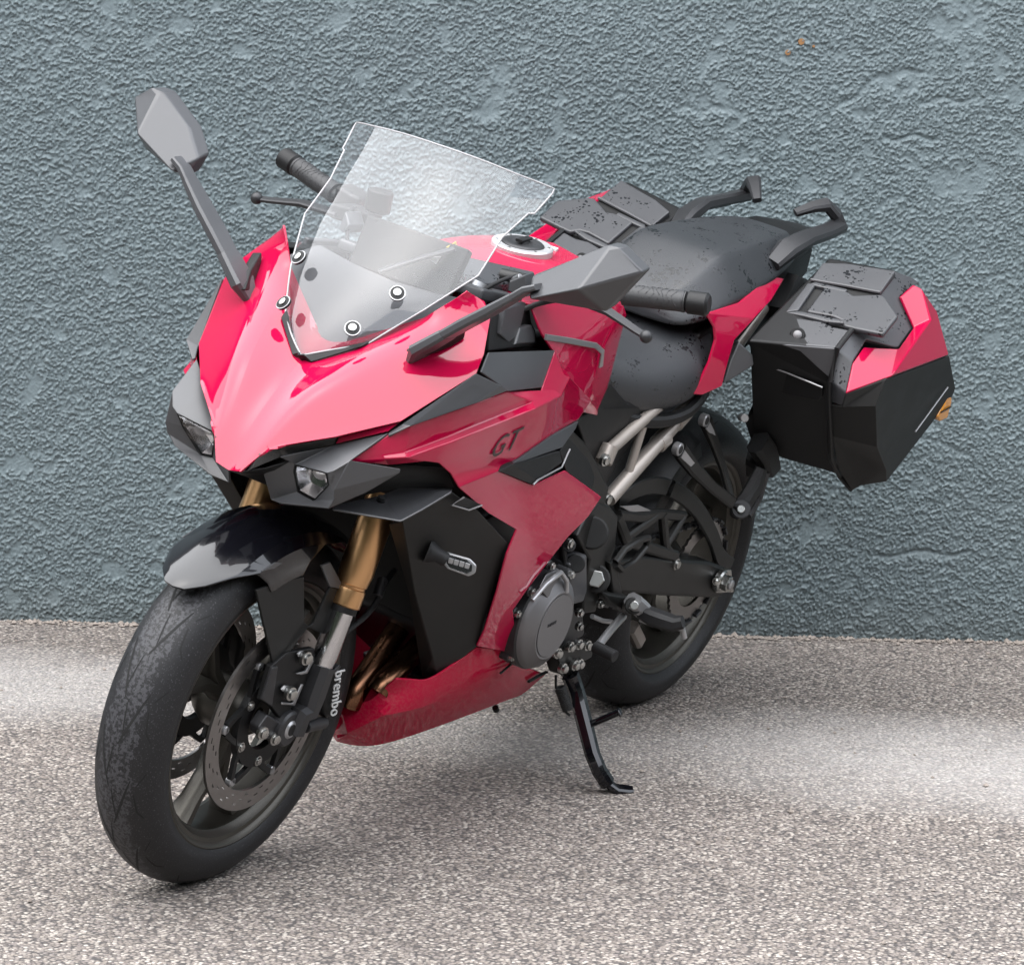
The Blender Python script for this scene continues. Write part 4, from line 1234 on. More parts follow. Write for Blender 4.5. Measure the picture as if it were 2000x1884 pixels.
# handlebars
tube('handlebar', [(1.05, .085, 1.005), (1.045, .16, 1.012), (1.02, .25, 1.026), (.998, .30, 1.034), (.978, .395, 1.050)], .012, FRAME_M, B, both=True)
for s in (1, -1):
    gp = [(1.002, .285, 1.0315), (.995, .32, 1.0372), (.980, .385, 1.0484)]
    g = tube('grip', [p if s == 1 else mir(p) for p in gp], .0172, GRIP_M, B, radii=[1.05, 1.0, 1.0], n=20)
    gx = (Vector(gp[-1]) - Vector(gp[0])).normalized()
    for kk in range(9):
        c0 = Vector(gp[0]).lerp(Vector(gp[-1]), .12 + .8 * kk / 9)
        pts = []
        for q in range(9):
            a = R(-20 + q * 27)
            u = gx.cross(Vector((0, 0, 1))).normalized(); v = u.cross(gx)
            pts.append(tuple(c0 + gx * (.0045 * math.sin(q * 1.7 + kk)) + (u * math.cos(a) + v * math.sin(a)) * .0172))
        tube('grip_rib', [p if s == 1 else mir(p) for p in pts], .0011, GRIP_M, g, n=6)
    cyl('bar_end_ring', tuple(p * (s if i == 1 else 1) for i, p in enumerate((.9815, .379, 1.0474))), tuple(p * (s if i == 1 else 1) for i, p in enumerate((.9803, .384, 1.0483))), .0180, CAST, g, n=20)
    cyl('bar_end_weight', tuple(p * (s if i == 1 else 1) for i, p in enumerate((.9800, .386, 1.0487))), tuple(p * (s if i == 1 else 1) for i, p in enumerate((.9725, .4225, 1.0545))), .0190, BLACK_PL, B, n=24, bev=.22)
loft('switch_housing', [[(1.035, .215, 1.000), (.995, .215, 1.005), (.995, .215, 1.050), (1.040, .215, 1.046)], [(1.032, .270, 1.004), (.985, .270, 1.010), (.985, .270, 1.056), (1.034, .270, 1.052)]], BLACK_PL, B, both=True, bevel=.006)
loft('lever_perch', [[(1.075, .165, 1.010), (1.035, .165, 1.005), (1.035, .165, 1.035), (1.075, .165, 1.036)], [(1.095, .235, 1.010), (1.050, .215, 1.010), (1.050, .215, 1.040), (1.095, .235, 1.036)]], BLACK_PL, B, both=True, bevel=.005)
lev = bar('lever', [(1.088, .220, 1.020), (1.0760, 0.3000, 1.0144), (1.0791, 0.3300, 1.0082), (1.0837, 0.3620, 1.0018), (1.0870, 0.3800, 0.9995)], .017, .008, CAST, B, both=True, scales=[1.1, 1.1, .95, .85, .9], up=(.3, 0, 1))
for s, lo in zip((1, -1), lev):
    q = Vector((1.0894, 0.3820, 0.9995))
    bm = bmesh.new()
    bmesh.ops.create_uvsphere(bm, u_segments=18, v_segments=12, radius=.0105)
    bmesh.ops.translate(bm, verts=bm.verts, vec=Vector((q.x, q.y * s, q.z)))
    finish(bm, 'lever_ball', CAST, lo, 60)
tube('clutch_cable', [(1.075, .175, 1.022), (1.13, .150, 1.030), (1.19, .120, .990), (1.20, .10, .92), (1.16, .10, .80)], .0035, RUBBER, B, smooth=6)
tube('throttle_cable', [(1.03, -.215, 1.030), (1.10, -.190, 1.035), (1.17, -.140, .995), (1.19, -.10, .93), (1.15, -.08, .85)], .0035, RUBBER, B, smooth=6)
tube('wiring_loom', [(1.02, .225, 1.010), (1.06, .170, .985), (1.12, .150, .955), (1.16, .145, .90), (1.14, .14, .82)], .0045, RUBBER, B, smooth=6)
cyl('fluid_reservoir', (1.085, -.150, 1.045), (1.085, -.150, 1.082), .022, BLACK_PL, B)
cyl('signal_stub', (1.1324, 0.1500, 1.0224), (1.1345, 0.1650, 1.0341), .006, SILVER_ST, B)
loft('clutch_perch_block', [[(1.1594, 0.1600, 1.0108), (1.1532, 0.1550, 1.0257), (1.1420, 0.1750, 1.0424), (1.1340, 0.1850, 1.0061)], [((1.1594, 0.1600, 1.0108)[0] - .04, .15, (1.1594, 0.1600, 1.0108)[2]), ((1.1532, 0.1550, 1.0257)[0] - .04, .15, (1.1532, 0.1550, 1.0257)[2]), ((1.1420, 0.1750, 1.0424)[0] - .04, .17, (1.1420, 0.1750, 1.0424)[2]), ((1.1340, 0.1850, 1.0061)[0] - .04, .18, (1.1340, 0.1850, 1.0061)[2])]], PLASTIC, B, both=True, bevel=.003)
# inner fairing beside the yoke
slab('inner_fairing', [(1.2811, 0.2050, 0.9943), (1.2008, 0.1800, 0.9890), (1.0573, 0.1500, 0.9791), (1.0422, 0.1550, 0.9466), (1.0271, 0.1580, 0.9320), (1.0237, 0.1650, 0.9080), (1.2713, 0.2100, 0.9380)], BLACK_PL, B, .02, .003, both=True)
slab('inner_fairing_rib', [(1.2174, 0.1950, 0.9986), (1.1058, 0.1700, 0.9909), (1.1097, 0.1720, 0.9423), (1.1402, 0.1820, 0.9232), (1.2246, 0.2000, 0.9570)], PLASTIC, B, .012, .003, both=True)
slab('inner_fairing_block', [(1.1204, 0.1780, 0.9533), (1.0736, 0.1720, 0.9515), (1.0543, 0.1720, 0.9368), (1.0526, 0.1760, 0.9181), (1.1475, 0.1900, 0.9289)], PLASTIC, B, .02, .004, both=True)
# mirrors
mv = [(1.384, .313, 1.103), (1.4185, 0.3370, 1.0765), (1.3713, 0.4210, 1.1771), (1.4210, 0.4120, 1.1155), (1.3559, 0.4770, 1.1567), (1.3592, 0.4340, 1.0820), (1.3737, 0.4360, 1.1834), (1.392, .322, 1.070), (1.360, .356, 1.137), (1.366, .416, 1.181)]
fwd = Vector((-.034, 0, .004))
cm = sum((Vector(v) for v in mv), Vector()) / len(mv)
bk = [tuple(cm + (Vector(mv[i]) - cm) * .95 + fwd) for i in (0, 8, 9, 6, 4, 5, 7)]
mf = [(0, 8, 2, 3, 1), (8, 9, 2), (2, 9, 6), (2, 6, 4, 3), (1, 3, 5, 7), (3, 4, 5), (0, 1, 7)]
nb = len(mv)
lo_ = [0, 8, 9, 6, 4, 5, 7]
for i in range(7):
    j = (i + 1) % 7
    mf.append((lo_[i], lo_[j], nb + j, nb + i))
mf.append(tuple(nb + i for i in range(7)))
mirs = panel('mirror', mv + bk, mf, PLASTIC, B, thick=0, bevel=.005, both=True, sharp=14, ref=tuple(cm + fwd * .5))
for s, mo in zip((1, -1), mirs):
    c2 = sum((Vector(v) for v in bk), Vector()) / 7
    q = [tuple(c2 + (Vector(v) - c2) * .90 + Vector((-.0012, 0, 0))) for v in bk]
    slab('mirror_glass', q if s == 1 else [mir(p) for p in q], MIRROR_G, mo, .001, 0, out=(-1, 0, 0))
ms = [(1.395, .152, .914), (1.4095, .170, .944), (1.409, .205, .977), (1.4085, .235, 1.005), (1.408, .270, 1.036), (1.407, .306, 1.070), (1.4065, .322, 1.086), (1.4070, .340, 1.096)]
bar('mirror_stalk', ms[2:6], .042, .015, PLASTIC, B, scales=[1.0, 1.05, 1.0, .80], up=(0, -.68, .73), both=True)
bar('mirror_neck', ms[4:], .042, .015, PLASTIC, B, scales=[.70, .76, .72, .6], up=(0, -.68, .73), both=True)
bar('mirror_base', ms[:3] + [(1.409, .208, .980)], .046, .017, PLASTIC, B, scales=[.55, 1.15, 1.0, .96], up=(0, -.68, .73), both=True)
slab('mirror_gasket', [(1.4306, 0.1660, 0.9343), (1.4075, 0.1710, 0.9288), (1.3846, 0.1810, 0.9372), (1.3606, 0.1930, 0.9488), (1.3424, 0.2030, 0.9632), (1.3451, 0.2040, 0.9784), (1.3981, 0.1840, 0.9584)], BLACK_PL, B, .016, .003, both=True, out=(.5, .6, .4))
# tank -----------------------------------------------------------------------
tv = [(1.09, 0, .982), (.95, 0, 1.008), (.84, 0, 1.016), (.73, 0, 1.014), (.645, 0, .978), (.570, 0, .855),
      (1.09, .110, .978), (.95, .112, .998), (.84, .108, 1.003), (.73, .100, .996), (.650, .088, .945), (.575, .080, .838),
      (1.0688, 0.1580, 0.9822), (0.9821, 0.1600, 0.9766), (0.8354, 0.1480, 0.9621), (0.6613, 0.1240, 0.9397),
      (1.0731, 0.1800, 0.9598), (1.0262, 0.1760, 0.9517), (0.7240, 0.1460, 0.9182), (0.6193, 0.1160, 0.9108),
      (1.0649, 0.1920, 0.9359), (1.0054, 0.1870, 0.9251), (0.7860, 0.1660, 0.8839), (0.6231, 0.1160, 0.8611),
      (1.0179, 0.1960, 0.9081), (0.7899, 0.1660, 0.8634), (0.6226, 0.1160, 0.8077),
      (1.0022, 0.2140, 0.8712), (0.7885, 0.1720, 0.7900), (0.6367, 0.1220, 0.7807), (0.6817, 0.1380, 0.7350), (0.8070, 0.1680, 0.7666)]
tf = [(0, 6, 7, 1), (1, 7, 8, 2), (2, 8, 9, 3), (3, 9, 10, 4), (4, 10, 11, 5),
      (6, 12, 13, 7), (7, 13, 14, 8), (8, 14, 9), (14, 15, 10, 9), (10, 15, 19, 11),
      (12, 16, 17, 13), (13, 17, 18, 14), (14, 18, 19, 15), (16, 20, 21, 17), (17, 21, 22, 18), (18, 22, 23, 19), (20, 24, 21), (21, 24, 25, 22), (22, 25, 26, 23),
      (24, 27, 28, 25), (25, 28, 29, 26), (28, 31, 30, 29)]
tank = panel('fuel_tank', tv, tf, RED, B, thick=.004, bevel=.003, join=True, out=(0, .7, .8), sharp=40, subd=2, crease=24)
bar('tank_trim', [(1.0561, 0.1925, 0.9347), (0.9630, 0.1860, 0.9176), (0.8269, 0.1720, 0.8901), (0.7866, 0.1680, 0.8736), (0.7759, 0.1660, 0.8447)], .010, .004, SILVER_ST, B, both=True, up=(.3, 1, .2))
nrm = Vector((.085, 0, 1)).normalized()
cc = Vector((.840, 0, 1.0165))
tx = Vector((nrm.z, 0, -nrm.x))
ty = Vector((0, 1, 0))
def ring_bm(prof, n=56):
    bm = bmesh.new()
    rr = []
    for i in range(n):
        a = 2 * math.pi * i / n
        d = tx * math.cos(a) + ty * math.sin(a)
        rr.append([bm.verts.new(cc + d * r + nrm * h_) for r, h_ in prof])
    for i in range(n):
        for j in range(len(prof) - 1):
            bm.faces.new([rr[i][j], rr[i][j + 1], rr[(i + 1) % n][j + 1], rr[(i + 1) % n][j]])
    bm.faces.new([rr[i][-1] for i in range(n)])
    bmesh.ops.recalc_face_normals(bm, faces=bm.faces)
    return bm
cap = finish(ring_bm([(.0535, -.010), (.0535, .0005), (.0515, .0025), (.0385, .0025), (.037, .0005)]), 'fuel_cap', GREY_RING, B, 40)
finish(ring_bm([(.037, .000), (.037, .0030), (.034, .0055), (.024, .0055), (.022, .004), (.010, .004), (.009, .007)]), 'cap_lid', CAST, cap, 40)
bar('cap_lever', [tuple(cc + tx * -.020 + nrm * .009), tuple(cc + tx * .016 + nrm * .0095)], .013, .005, BLACK_PL, cap)
for kk in range(6):
    a = 2 * math.pi * kk / 6
    d = tx * math.cos(a) + ty * math.sin(a)
    bolt('cap_screw', tuple(cc + d * .045 + nrm * .0018), tuple(nrm), .0030, STEEL, cap, .002)
_o = Vector((.765, -.062, .996)); 
slab('tank_label', [(0.7812, -0.0059, 1.0140), (0.7654, -0.0078, 1.0140), (0.7581, 0.0268, 1.0125), (0.7734, 0.0312, 1.0125)], WHITE_M, B, .006, .0004, out=(0, 0, 1))
# seats ------------------------------------------------------------------------
SOFT = ((0, 1), (.45, .985), (.80, .88), (1.0, .52), (.97, .18), (.86, 0), (.4, -.03), (-.4, -.03), (-.86, 0), (-.97, .18), (-1.0, .52), (-.80, .88), (-.45, .985))
PAD = ((0, 1), (.40, 1.0), (.60, .965), (.66, .92), (.96, .34), (1.0, .20), (.96, .02), (.5, -.03), (-.5, -.03), (-.96, .02), (-1.0, .20), (-.96, .34), (-.66, .92), (-.60, .965), (-.40, 1.0))
def seat_loft(name, secs, prof=SOFT):
    rings = []
    for (x, hw, zt, zb, crown) in secs:
        ring = []
        for (fy, fz) in prof:
            z = zb + (zt - zb) * fz + (crown * (1 - abs(fy)) if fz > .5 else 0)
            ring.append((x, fy * hw, z))
        rings.append(ring)
    return loft(name, rings, SEAT_M, B, subd=2, sharp=80)
seat_loft('rider_seat', [(.655, .055, .835, .775, .0), (.620, .088, .830, .735, .004), (.56, .112, .823, .712, .004), (.47, .140, .818, .700, .004), (.38, .158, .826, .700, .004), (.30, .158, .848, .715, .004), (.25, .140, .872, .740, .004), (.215, .105, .885, .775, .004)])
bar('rider_seat_base', [(.62, .078, .728), (.52, .115, .702), (.42, .140, .692), (.33, .148, .702), (.25, .135, .728)], .020, .022, BLACK_PL, B, smooth=4, both=True)
seat_loft('pillion_seat', [(.372, .080, .896, .852, .003), (.352, .112, .910, .852, .003), (.300, .134, .944, .864, .002), (.245, .140, .974, .878, .002), (.215, .140, .984, .885, .002), (.14, .138, .988, .898, .002), (.03, .127, .992, .914, .002), (-.09, .106, .993, .938, .002), (-.155, .080, .989, .952, .001), (-.178, .050, .980, .960, .0)], PAD)
# tail -----------------------------------------------------------------------
tlv = [(0.3353, 0.1520, 0.7378), (0.3089, 0.1580, 0.7350), (0.2605, 0.1720, 0.7513), (0.2603, 0.1720, 0.8014), (0.3151, 0.1580, 0.8013), (0.2518, 0.1700, 0.8415), (0.3110, 0.1580, 0.8431), (0.1716, 0.1640, 0.8735), (0.3233, 0.1560, 0.8675), (0.3573, 0.1480, 0.8963), (0.0810, 0.1500, 0.8974), (0.1326, 0.1340, 0.9216), (-0.0219, 0.1220, 0.9240), (0.0536, 0.1170, 0.9351), (0.2122, 0.1420, 0.9023)]
panel('tail_fairing', tlv, [(0, 1, 2, 3, 4), (4, 3, 5, 6), (6, 5, 7, 8), (8, 7, 9), (9, 7, 10, 14), (14, 10, 11), (11, 10, 12, 13)], RED, B, both=True, out=(.1, 1, .4), bevel=.003, thick=.006)
loft('tail_underside', [[(0.2355, 0.1650, 0.7951), (0.2201, 0.1650, 0.8334), (0.1968, 0.1900, 0.8111), (0.1804, 0.1900, 0.7908), (0.2157, 0.1800, 0.7712), (0.2485, 0.1680, 0.7528)], [tuple(Vector(p) + Vector((-.05, -.06, .0))) for p in ((0.2355, 0.1650, 0.7951), (0.2201, 0.1650, 0.8334), (0.1968, 0.1900, 0.8111), (0.1804, 0.1900, 0.7908), (0.2157, 0.1800, 0.7712), (0.2485, 0.1680, 0.7528))]], PLASTIC, B, both=True, bevel=.004)
loft('tail_cover', [[(.06, -.105, .935), (.06, .105, .935), (.06, .09, .960), (.06, -.09, .960)], [(-.10, -.098, .940), (-.10, .098, .940), (-.10, .075, .975), (-.10, -.075, .975)], [(-.22, -.080, .955), (-.22, .080, .955), (-.22, .055, .985), (-.22, -.055, .985)], [(-.33, -.045, .960), (-.33, .045, .960), (-.33, .020, .975), (-.33, -.020, .975)]], BLACK_PL, B, bevel=.004)
bar('tail_side_cover', [(-0.0358, 0.1200, 0.8457), (-0.1019, 0.1050, 0.8990), (-0.1371, 0.1080, 0.8852)], .05, .05, BLACK_PL, B, both=True, up=(0, 1, 0))
loft('under_tail', [[(.30, -.12, .72), (.30, .12, .72), (.30, .12, .84), (.30, -.12, .84)], [(.0, -.11, .80), (.0, .11, .80), (.0, .11, .93), (.0, -.11, .93)], [(-.25, -.07, .90), (-.25, .07, .90), (-.25, .07, .955), (-.25, -.07, .955)]], BLACK_PL, B, bevel=.006)
bar('grab_rail', [(.024, .108, .952), (-.020, .112, .980), (-.090, .117, .998), (-.195, .113, 1.004), (-.258, .107, 1.010), (-.252, .098, 1.030), (-.226, .083, 1.048), (-.205, .066, 1.040), (-.178, .043, 1.022)], .030, .019, CAST, B, both=True, scales=[1.1, 1.5, 1.25, 1.15, 1.25, 1.15, 1.1, .85, .6], up=(.2, .3, 1))
# subframe tubes
tube('subframe_tube', [(0.5512, 0.1350, 0.5578), (0.3013, 0.1250, 0.6847), (.20, .118, .735), (.0, .10, .86)], .0145, SUBFR, B, both=True)
tube('subframe_tube', [(0.6207, 0.1400, 0.6564), (0.4106, 0.1250, 0.7176), (.22, .115, .80)], .0115, SUBFR, B, both=True)
tube('subframe_brace', [(0.4881, 0.1320, 0.5971), (0.4663, 0.1280, 0.6889)], .0085, SUBFR, B, both=True)
cyl('subframe_collar', (0.6248, 0.1420, 0.6406), (0.6083, 0.1400, 0.6701), .0165, SUBFR, B, both=True)
cyl('subframe_collar', (0.3863, 0.1280, 0.6381), (0.3575, 0.1270, 0.6499), .0175, SUBFR, B, both=True)
cyl('subframe_collar', (0.3295, 0.1260, 0.6708), (0.2902, 0.1250, 0.6923), .0175, SUBFR, B, both=True)
bolt('subframe_bolt', (0.6478, 0.1550, 0.6534), (.1, 1, 0), .010, STEEL, B, .008, both=True)
bolt('subframe_bolt', (0.5937, 0.1520, 0.5702), (.1, 1, 0), .010, STEEL, B, .008, both=True)
slab('side_cover', [(0.6287, 0.1200, 0.7862), (0.5386, 0.1220, 0.7355), (0.4068, 0.1180, 0.7148), (0.4332, 0.1150, 0.6785), (0.5125, 0.1180, 0.6132), (0.5498, 0.1220, 0.5607), (0.6766, 0.1350, 0.6623), (0.7959, 0.1550, 0.7481), (0.7034, 0.1400, 0.7548)], BLACK_PL, B, .03, .005, both=True)
# frame plates -------------------------------------------------------------------
slab('pivot_plate', [(0.6559, 0.1680, 0.5798), (0.6044, 0.1660, 0.5654), (0.5548, 0.1650, 0.5356), (0.5350, 0.1660, 0.4690), (0.5573, 0.1680, 0.4261), (0.5585, 0.1680, 0.3858), (0.5506, 0.1660, 0.3482), (0.6141, 0.1700, 0.3580), (0.6446, 0.1750, 0.4318), (0.6562, 0.1780, 0.4729), (0.7469, 0.1860, 0.5352), (0.7133, 0.1780, 0.5643)], FRAME_M, B, .03, .005, both=True)
cyl('frame_hole', (0.6523, 0.1660, 0.5196), (0.6857, 0.1825, 0.5316), .030, DARK, B, both=True)
cyl('pivot_recess', (0.5750, 0.1600, 0.4168), (0.6034, 0.1735, 0.4267), .026, DARK, B, both=True)
cyl('pivot_bolt', (0.5873, 0.1650, 0.4208), (0.6211, 0.1810, 0.4326), .0165, STEEL, B, both=True, sides=6)
slab('frame_spar', [(1.05, .150, .86), (.75, .165, .70), (.62, .165, .60), (.62, .165, .50), (.78, .17, .58), (1.08, .150, .72)], FRAME_M, B, .03, .006, both=True)
# engine -----------------------------------------------------------------------
loft('engine_block', [[(1.08, -.17, .62), (1.08, .17, .62), (1.10, .15, .40), (1.10, -.15, .40)], [(.85, -.19, .66), (.85, .19, .66), (.88, .09, .24), (.88, -.09, .24)], [(.60, -.16, .56), (.60, .16, .56), (.60, .08, .24), (.60, -.08, .24)]], CAST, B, bevel=.01)
slab('radiator', [(1.16, -.18, .72), (1.16, .18, .72), (1.12, .17, .42), (1.12, -.17, .42)], DARK, B, .03, .003, out=(1, 0, 0))
loft('airbox', [[(1.25, -.09, .72), (1.25, .09, .72), (1.25, .09, .88), (1.25, -.09, .88)], [(.62, -.11, .70), (.62, .11, .70), (.62, .11, .80), (.62, -.11, .80)]], DARK, B)
slab('fork_shield', [(1.20, -.20, .80), (1.20, .20, .80), (1.165, .19, .70), (1.165, -.19, .70)], DARK, B, .006, .002, out=(1, 0, 0))
AC = Vector((0.8631, 0.2380, 0.4091))
def yc(p, y):
    return (p[0], y, p[2])
eng = cyl('engine_cover', yc(AC, .150), yc(AC, .218), .089, CAST, B, n=48, bev=.06)
cv2 = loft('alternator_cover', [[(AC.x + r * math.cos(2 * math.pi * i / 48) , y, AC.z + r * math.sin(2 * math.pi * i / 48)) for i in range(48)] for r, y in ((.086, .200), (.086, .219), (.080, .228), (.064, .236), (.0615, .2385), (.058, .2385), (.0565, .2375), (.0565, .2395), (.050, .2400))], ENGINE_M, B, sharp=35)
loft('cover_lobe', [[(0.8993, 0.2050, 0.4748), (0.8817, 0.2050, 0.4988), (0.8430, 0.2050, 0.5027), (0.7906, 0.2050, 0.4784), (0.7595, 0.2050, 0.4374), (0.8275, 0.2050, 0.4314)], [(0.9366, 0.2280, 0.4884), (0.9171, 0.2260, 0.5090), (0.8796, 0.2240, 0.5099), (0.8429, 0.2260, 0.4921), (0.8284, 0.2320, 0.4599), (0.8923, 0.2360, 0.4548)]], ENGINE_M, B, bevel=.004)
bar('cover_rib', [(0.9584, 0.2320, 0.4714), (0.9250, 0.2340, 0.4960), (0.8793, 0.2340, 0.5090), (0.8537, 0.2360, 0.4902), (0.8471, 0.2380, 0.4685)], .008, .008, SILVER_ST, B)
lettering('cover_lettering', 'SUZUKI', Vector((0.8930, 0.2405, 0.4118)), Vector((0.8448, 0.2405, 0.4166)) - Vector((0.8930, 0.2405, 0.4118)), (.05, 1, 0), .0085, CAST, cv2, depth=.0005)
for (a, b, y) in ((1215,1180,.215), (1130,1310,.205), (1175,1385,.212), (1160,1540,.205), (1100,1575,.195), (1330,1015,.212), (1450,1075,.215), (1445,880,.190)):
    pass
for p in ((0.9431, 0.2220, 0.4793), (0.9587, 0.2120, 0.4395), (0.9327, 0.2180, 0.4140), (0.9083, 0.2140, 0.3623), (0.9255, 0.2050, 0.3501), (0.8945, 0.2220, 0.5187), (0.8104, 0.2220, 0.4880)):
    cyl('cover_boss', (p[0], p[1] - .03, p[2]), (p[0], p[1] - .004, p[2]), .0095, CAST, B, n=14)
    bolt('cover_bolt', p, (0, 1, 0), .0062, STEEL, B, .006)
cyl('engine_mount', (0.6969, 0.1500, 0.4981), (0.7808, 0.1900, 0.5263), .012, CAST, B, n=16)
bolt('engine_mount_bolt', (0.7833, 0.1920, 0.5305), (0, 1, 0), .0085, STEEL, B, .006)
bar('clutch_cable_arm', [(0.7758, 0.1750, 0.5217), (0.7627, 0.1800, 0.4875), (0.7412, 0.1820, 0.4721)], .014, .010, CAST, B)
cyl('oil_filler', (0.6952, 0.1700, 0.4707), (0.7587, 0.2000, 0.4925), .017, BLACK_PL, B)
slab('sprocket_cover', [(0.7689, 0.1960, 0.4913), (0.6971, 0.1900, 0.4954), (0.6526, 0.1860, 0.4174), (0.6570, 0.1860, 0.3945), (0.7075, 0.1920, 0.4013), (0.7387, 0.1960, 0.4334)], PLASTIC, B, .05, .006)
slab('lower_crankcase', [(0.6460, 0.1600, 0.3717), (0.5811, 0.1550, 0.3514), (0.5362, 0.1500, 0.2957), (0.6262, 0.1550, 0.2765), (0.6838, 0.1600, 0.2900)], CAST, B, .06, .008)
loft('oil_sump', [[(.90, -.10, .24), (.90, .10, .24), (.88, .08, .17), (.88, -.08, .17)], [(.62, -.10, .25), (.62, .10, .25), (.64, .08, .19), (.64, -.08, .19)]], CAST, B, bevel=.006)
for pts in ([(1.0192, 0.0500, 0.4137), (1.0640, 0.0510, 0.3718), (1.1146, 0.0520, 0.3257), (1.1609, 0.0530, 0.2805), (1.1675, 0.0500, 0.2527)],
            [(0.9961, 0.0960, 0.3840), (1.0477, 0.0960, 0.3614), (1.0989, 0.0960, 0.3347), (1.1479, 0.0960, 0.3097), (1.1620, 0.0940, 0.2920)]):
    tube('exhaust_header', pts, .0200, COPPER, B, smooth=6, n=20)
    tube('exhaust_header', [mir(p) for p in pts], .0200, COPPER, B, smooth=6, n=20)

# swing arm and rear end ------------------------------------------------------------
slab('swing_arm', [(0.4824, 0.1500, 0.4332), (0.3612, 0.1500, 0.4216), (0.2258, 0.1500, 0.3914), (0.0457, 0.1500, 0.3551), (-0.0508, 0.1500, 0.3231), (-0.0914, 0.1500, 0.2693), (-0.0189, 0.1500, 0.2660), (0.2321, 0.1500, 0.3155), (0.4405, 0.1500, 0.3628), (.56, .150, .375), (.56, .150, .445)], FRAME_M, B, .045, .008, both=True)
bar('swing_arm_truss', [(0.5079, 0.1400, 0.5222), (0.4129, 0.1400, 0.5031), (0.3294, 0.1400, 0.4973), (0.2159, 0.1400, 0.4749)], .016, .020, FRAME_M, B, both=True)
bar('swing_arm_truss', [(0.4510, 0.1420, 0.4714), (0.3473, 0.1420, 0.4961)], .016, .018, FRAME_M, B, both=True)
bar('swing_arm_truss', [(0.3171, 0.1420, 0.4950), (0.2724, 0.1440, 0.4229), (0.2102, 0.1460, 0.3836)], .016, .018, FRAME_M, B, both=True)
bar('swing_arm_truss', [(0.2236, 0.1420, 0.4749), (0.2714, 0.1440, 0.4282)], .016, .016, FRAME_M, B, both=True)
bar('swing_arm_truss', [(0.5104, 0.1420, 0.5198), (0.4516, 0.1440, 0.4650), (0.3361, 0.1460, 0.4305), (0.2208, 0.1460, 0.3965)], .016, .022, FRAME_M, B, both=True)
slab('truss_foil', [(0.5061, 0.1420, 0.5395), (0.4303, 0.1420, 0.5304), (0.3623, 0.1420, 0.5081), (0.4576, 0.1420, 0.5204)], SILVER_ST, B, .003, .0008)
bolt('truss_bolt', (0.2209, 0.1520, 0.3820), (0, 1, 0), .010, STEEL, B, .008, both=True)
bar('chain_guard', [(0.4734, 0.1180, 0.5338), (0.4163, 0.1180, 0.5483), (0.3356, 0.1180, 0.5471), (0.2322, 0.1180, 0.5210), (0.1100, 0.1180, 0.4656), (0.0036, 0.1180, 0.3938), (-0.0588, 0.1180, 0.3392), (-0.1240, 0.1180, 0.3067)], .010, .034, FRAME_M, B, smooth=5, up=(1, 0, .3))
def hugger():
    prof = [(-.104, .285), (-.100, .315), (-.078, .332), (0, .338), (.078, .332), (.100, .315), (.104, .285)]
    bm = bmesh.new()
    rows = []
    for i in range(23):
        a = R(66 - 78 * i / 22)
        rows.append([bm.verts.new((r * math.cos(a), y, .311 + r * math.sin(a))) for y, r in prof])
    for a, b in zip(rows[:-1], rows[1:]):
        for j in range(len(prof) - 1):
            bm.faces.new([a[j], a[j + 1], b[j + 1], b[j]])
    bmesh.ops.recalc_face_normals(bm, faces=bm.faces)
    o = finish(bm, 'rear_hugger', BLACK_PL, B, 40)
    md = o.modifiers.new('t', 'SOLIDIFY')
    md.thickness = .004
hugger()
slab('axle_block', [(0.0078, 0.1560, 0.3283), (-0.0094, 0.1560, 0.3308), (-0.0477, 0.1560, 0.3253), (-0.0571, 0.1560, 0.3126), (-0.0909, 0.1560, 0.2687), (-0.0033, 0.1560, 0.2823), (0.0085, 0.1560, 0.2955)], STEEL, B, .012, .002, both=True)
cyl('axle_nut', (0, .150, .311), (0, .166, .311), .0225, STEEL, B, both=True, bev=.15)
cyl('axle_nut', (0, .166, .311), (0, .180, .311), .0165, STEEL, B, both=True, sides=6)
cyl('axle_nut', (0, .178, .311), (0, .186, .311), .0105, SILVER_ST, B, both=True, bev=.3)
bolt('adjuster_bolt', (0.0223, 0.1600, 0.3147), (.9, .4, 0), .0075, STEEL, B, .012, both=True)
# pillion pegs
ja = (0.1436, 0.2000, 0.5126)
bar('peg_hanger', [(0.3124, 0.1420, 0.6222), (0.2673, 0.1580, 0.5855), (0.2094, 0.1780, 0.5478), ja], .026, .016, FRAME_M, B, scales=[1.25, 1.1, .9, .9], up=(0, 1, 0), both=True)
bar('peg_hanger', [(0.1994, 0.1300, 0.6611), (0.1764, 0.1500, 0.6175), (0.1618, 0.1720, 0.5755), ja], .022, .014, FRAME_M, B, scales=[1.35, 1.0, .8, .8], up=(0, 1, 0), both=True)
for p in ((0.3384, 0.1520, 0.6309), (0.2251, 0.1400, 0.6695)):
    cyl('hanger_bolt', (p[0], p[1] - .01, p[2]), (p[0], p[1] + .004, p[2]), .0125, SILVER_ST, B, both=True)
    cyl('hanger_socket', (p[0], p[1], p[2]), (p[0], p[1] + .005, p[2]), .008, DARK, B, both=True)
bar('hanger_face', [(0.3166, 0.1510, 0.6187), (0.2853, 0.1600, 0.5978), (0.2522, 0.1680, 0.5850)], .014, .004, SILVER_ST, B, scales=[1.2, .9, .2], up=(0, 1, 0), both=True)
bar('hanger_face', [(0.2095, 0.1400, 0.6578), (0.1923, 0.1450, 0.6434), (0.1727, 0.1570, 0.6139)], .013, .004, SILVER_ST, B, scales=[1.2, .9, .2], up=(0, 1, 0), both=True)
cyl('pillion_peg_hinge', (0.0845, 0.1960, 0.4884), (0.1275, 0.2150, 0.5025), .019, CAST, B, both=True)
cyl('pillion_peg_pin', (0.1184, 0.2100, 0.4986), (0.1360, 0.2185, 0.5051), .0075, STEEL, B, both=True)
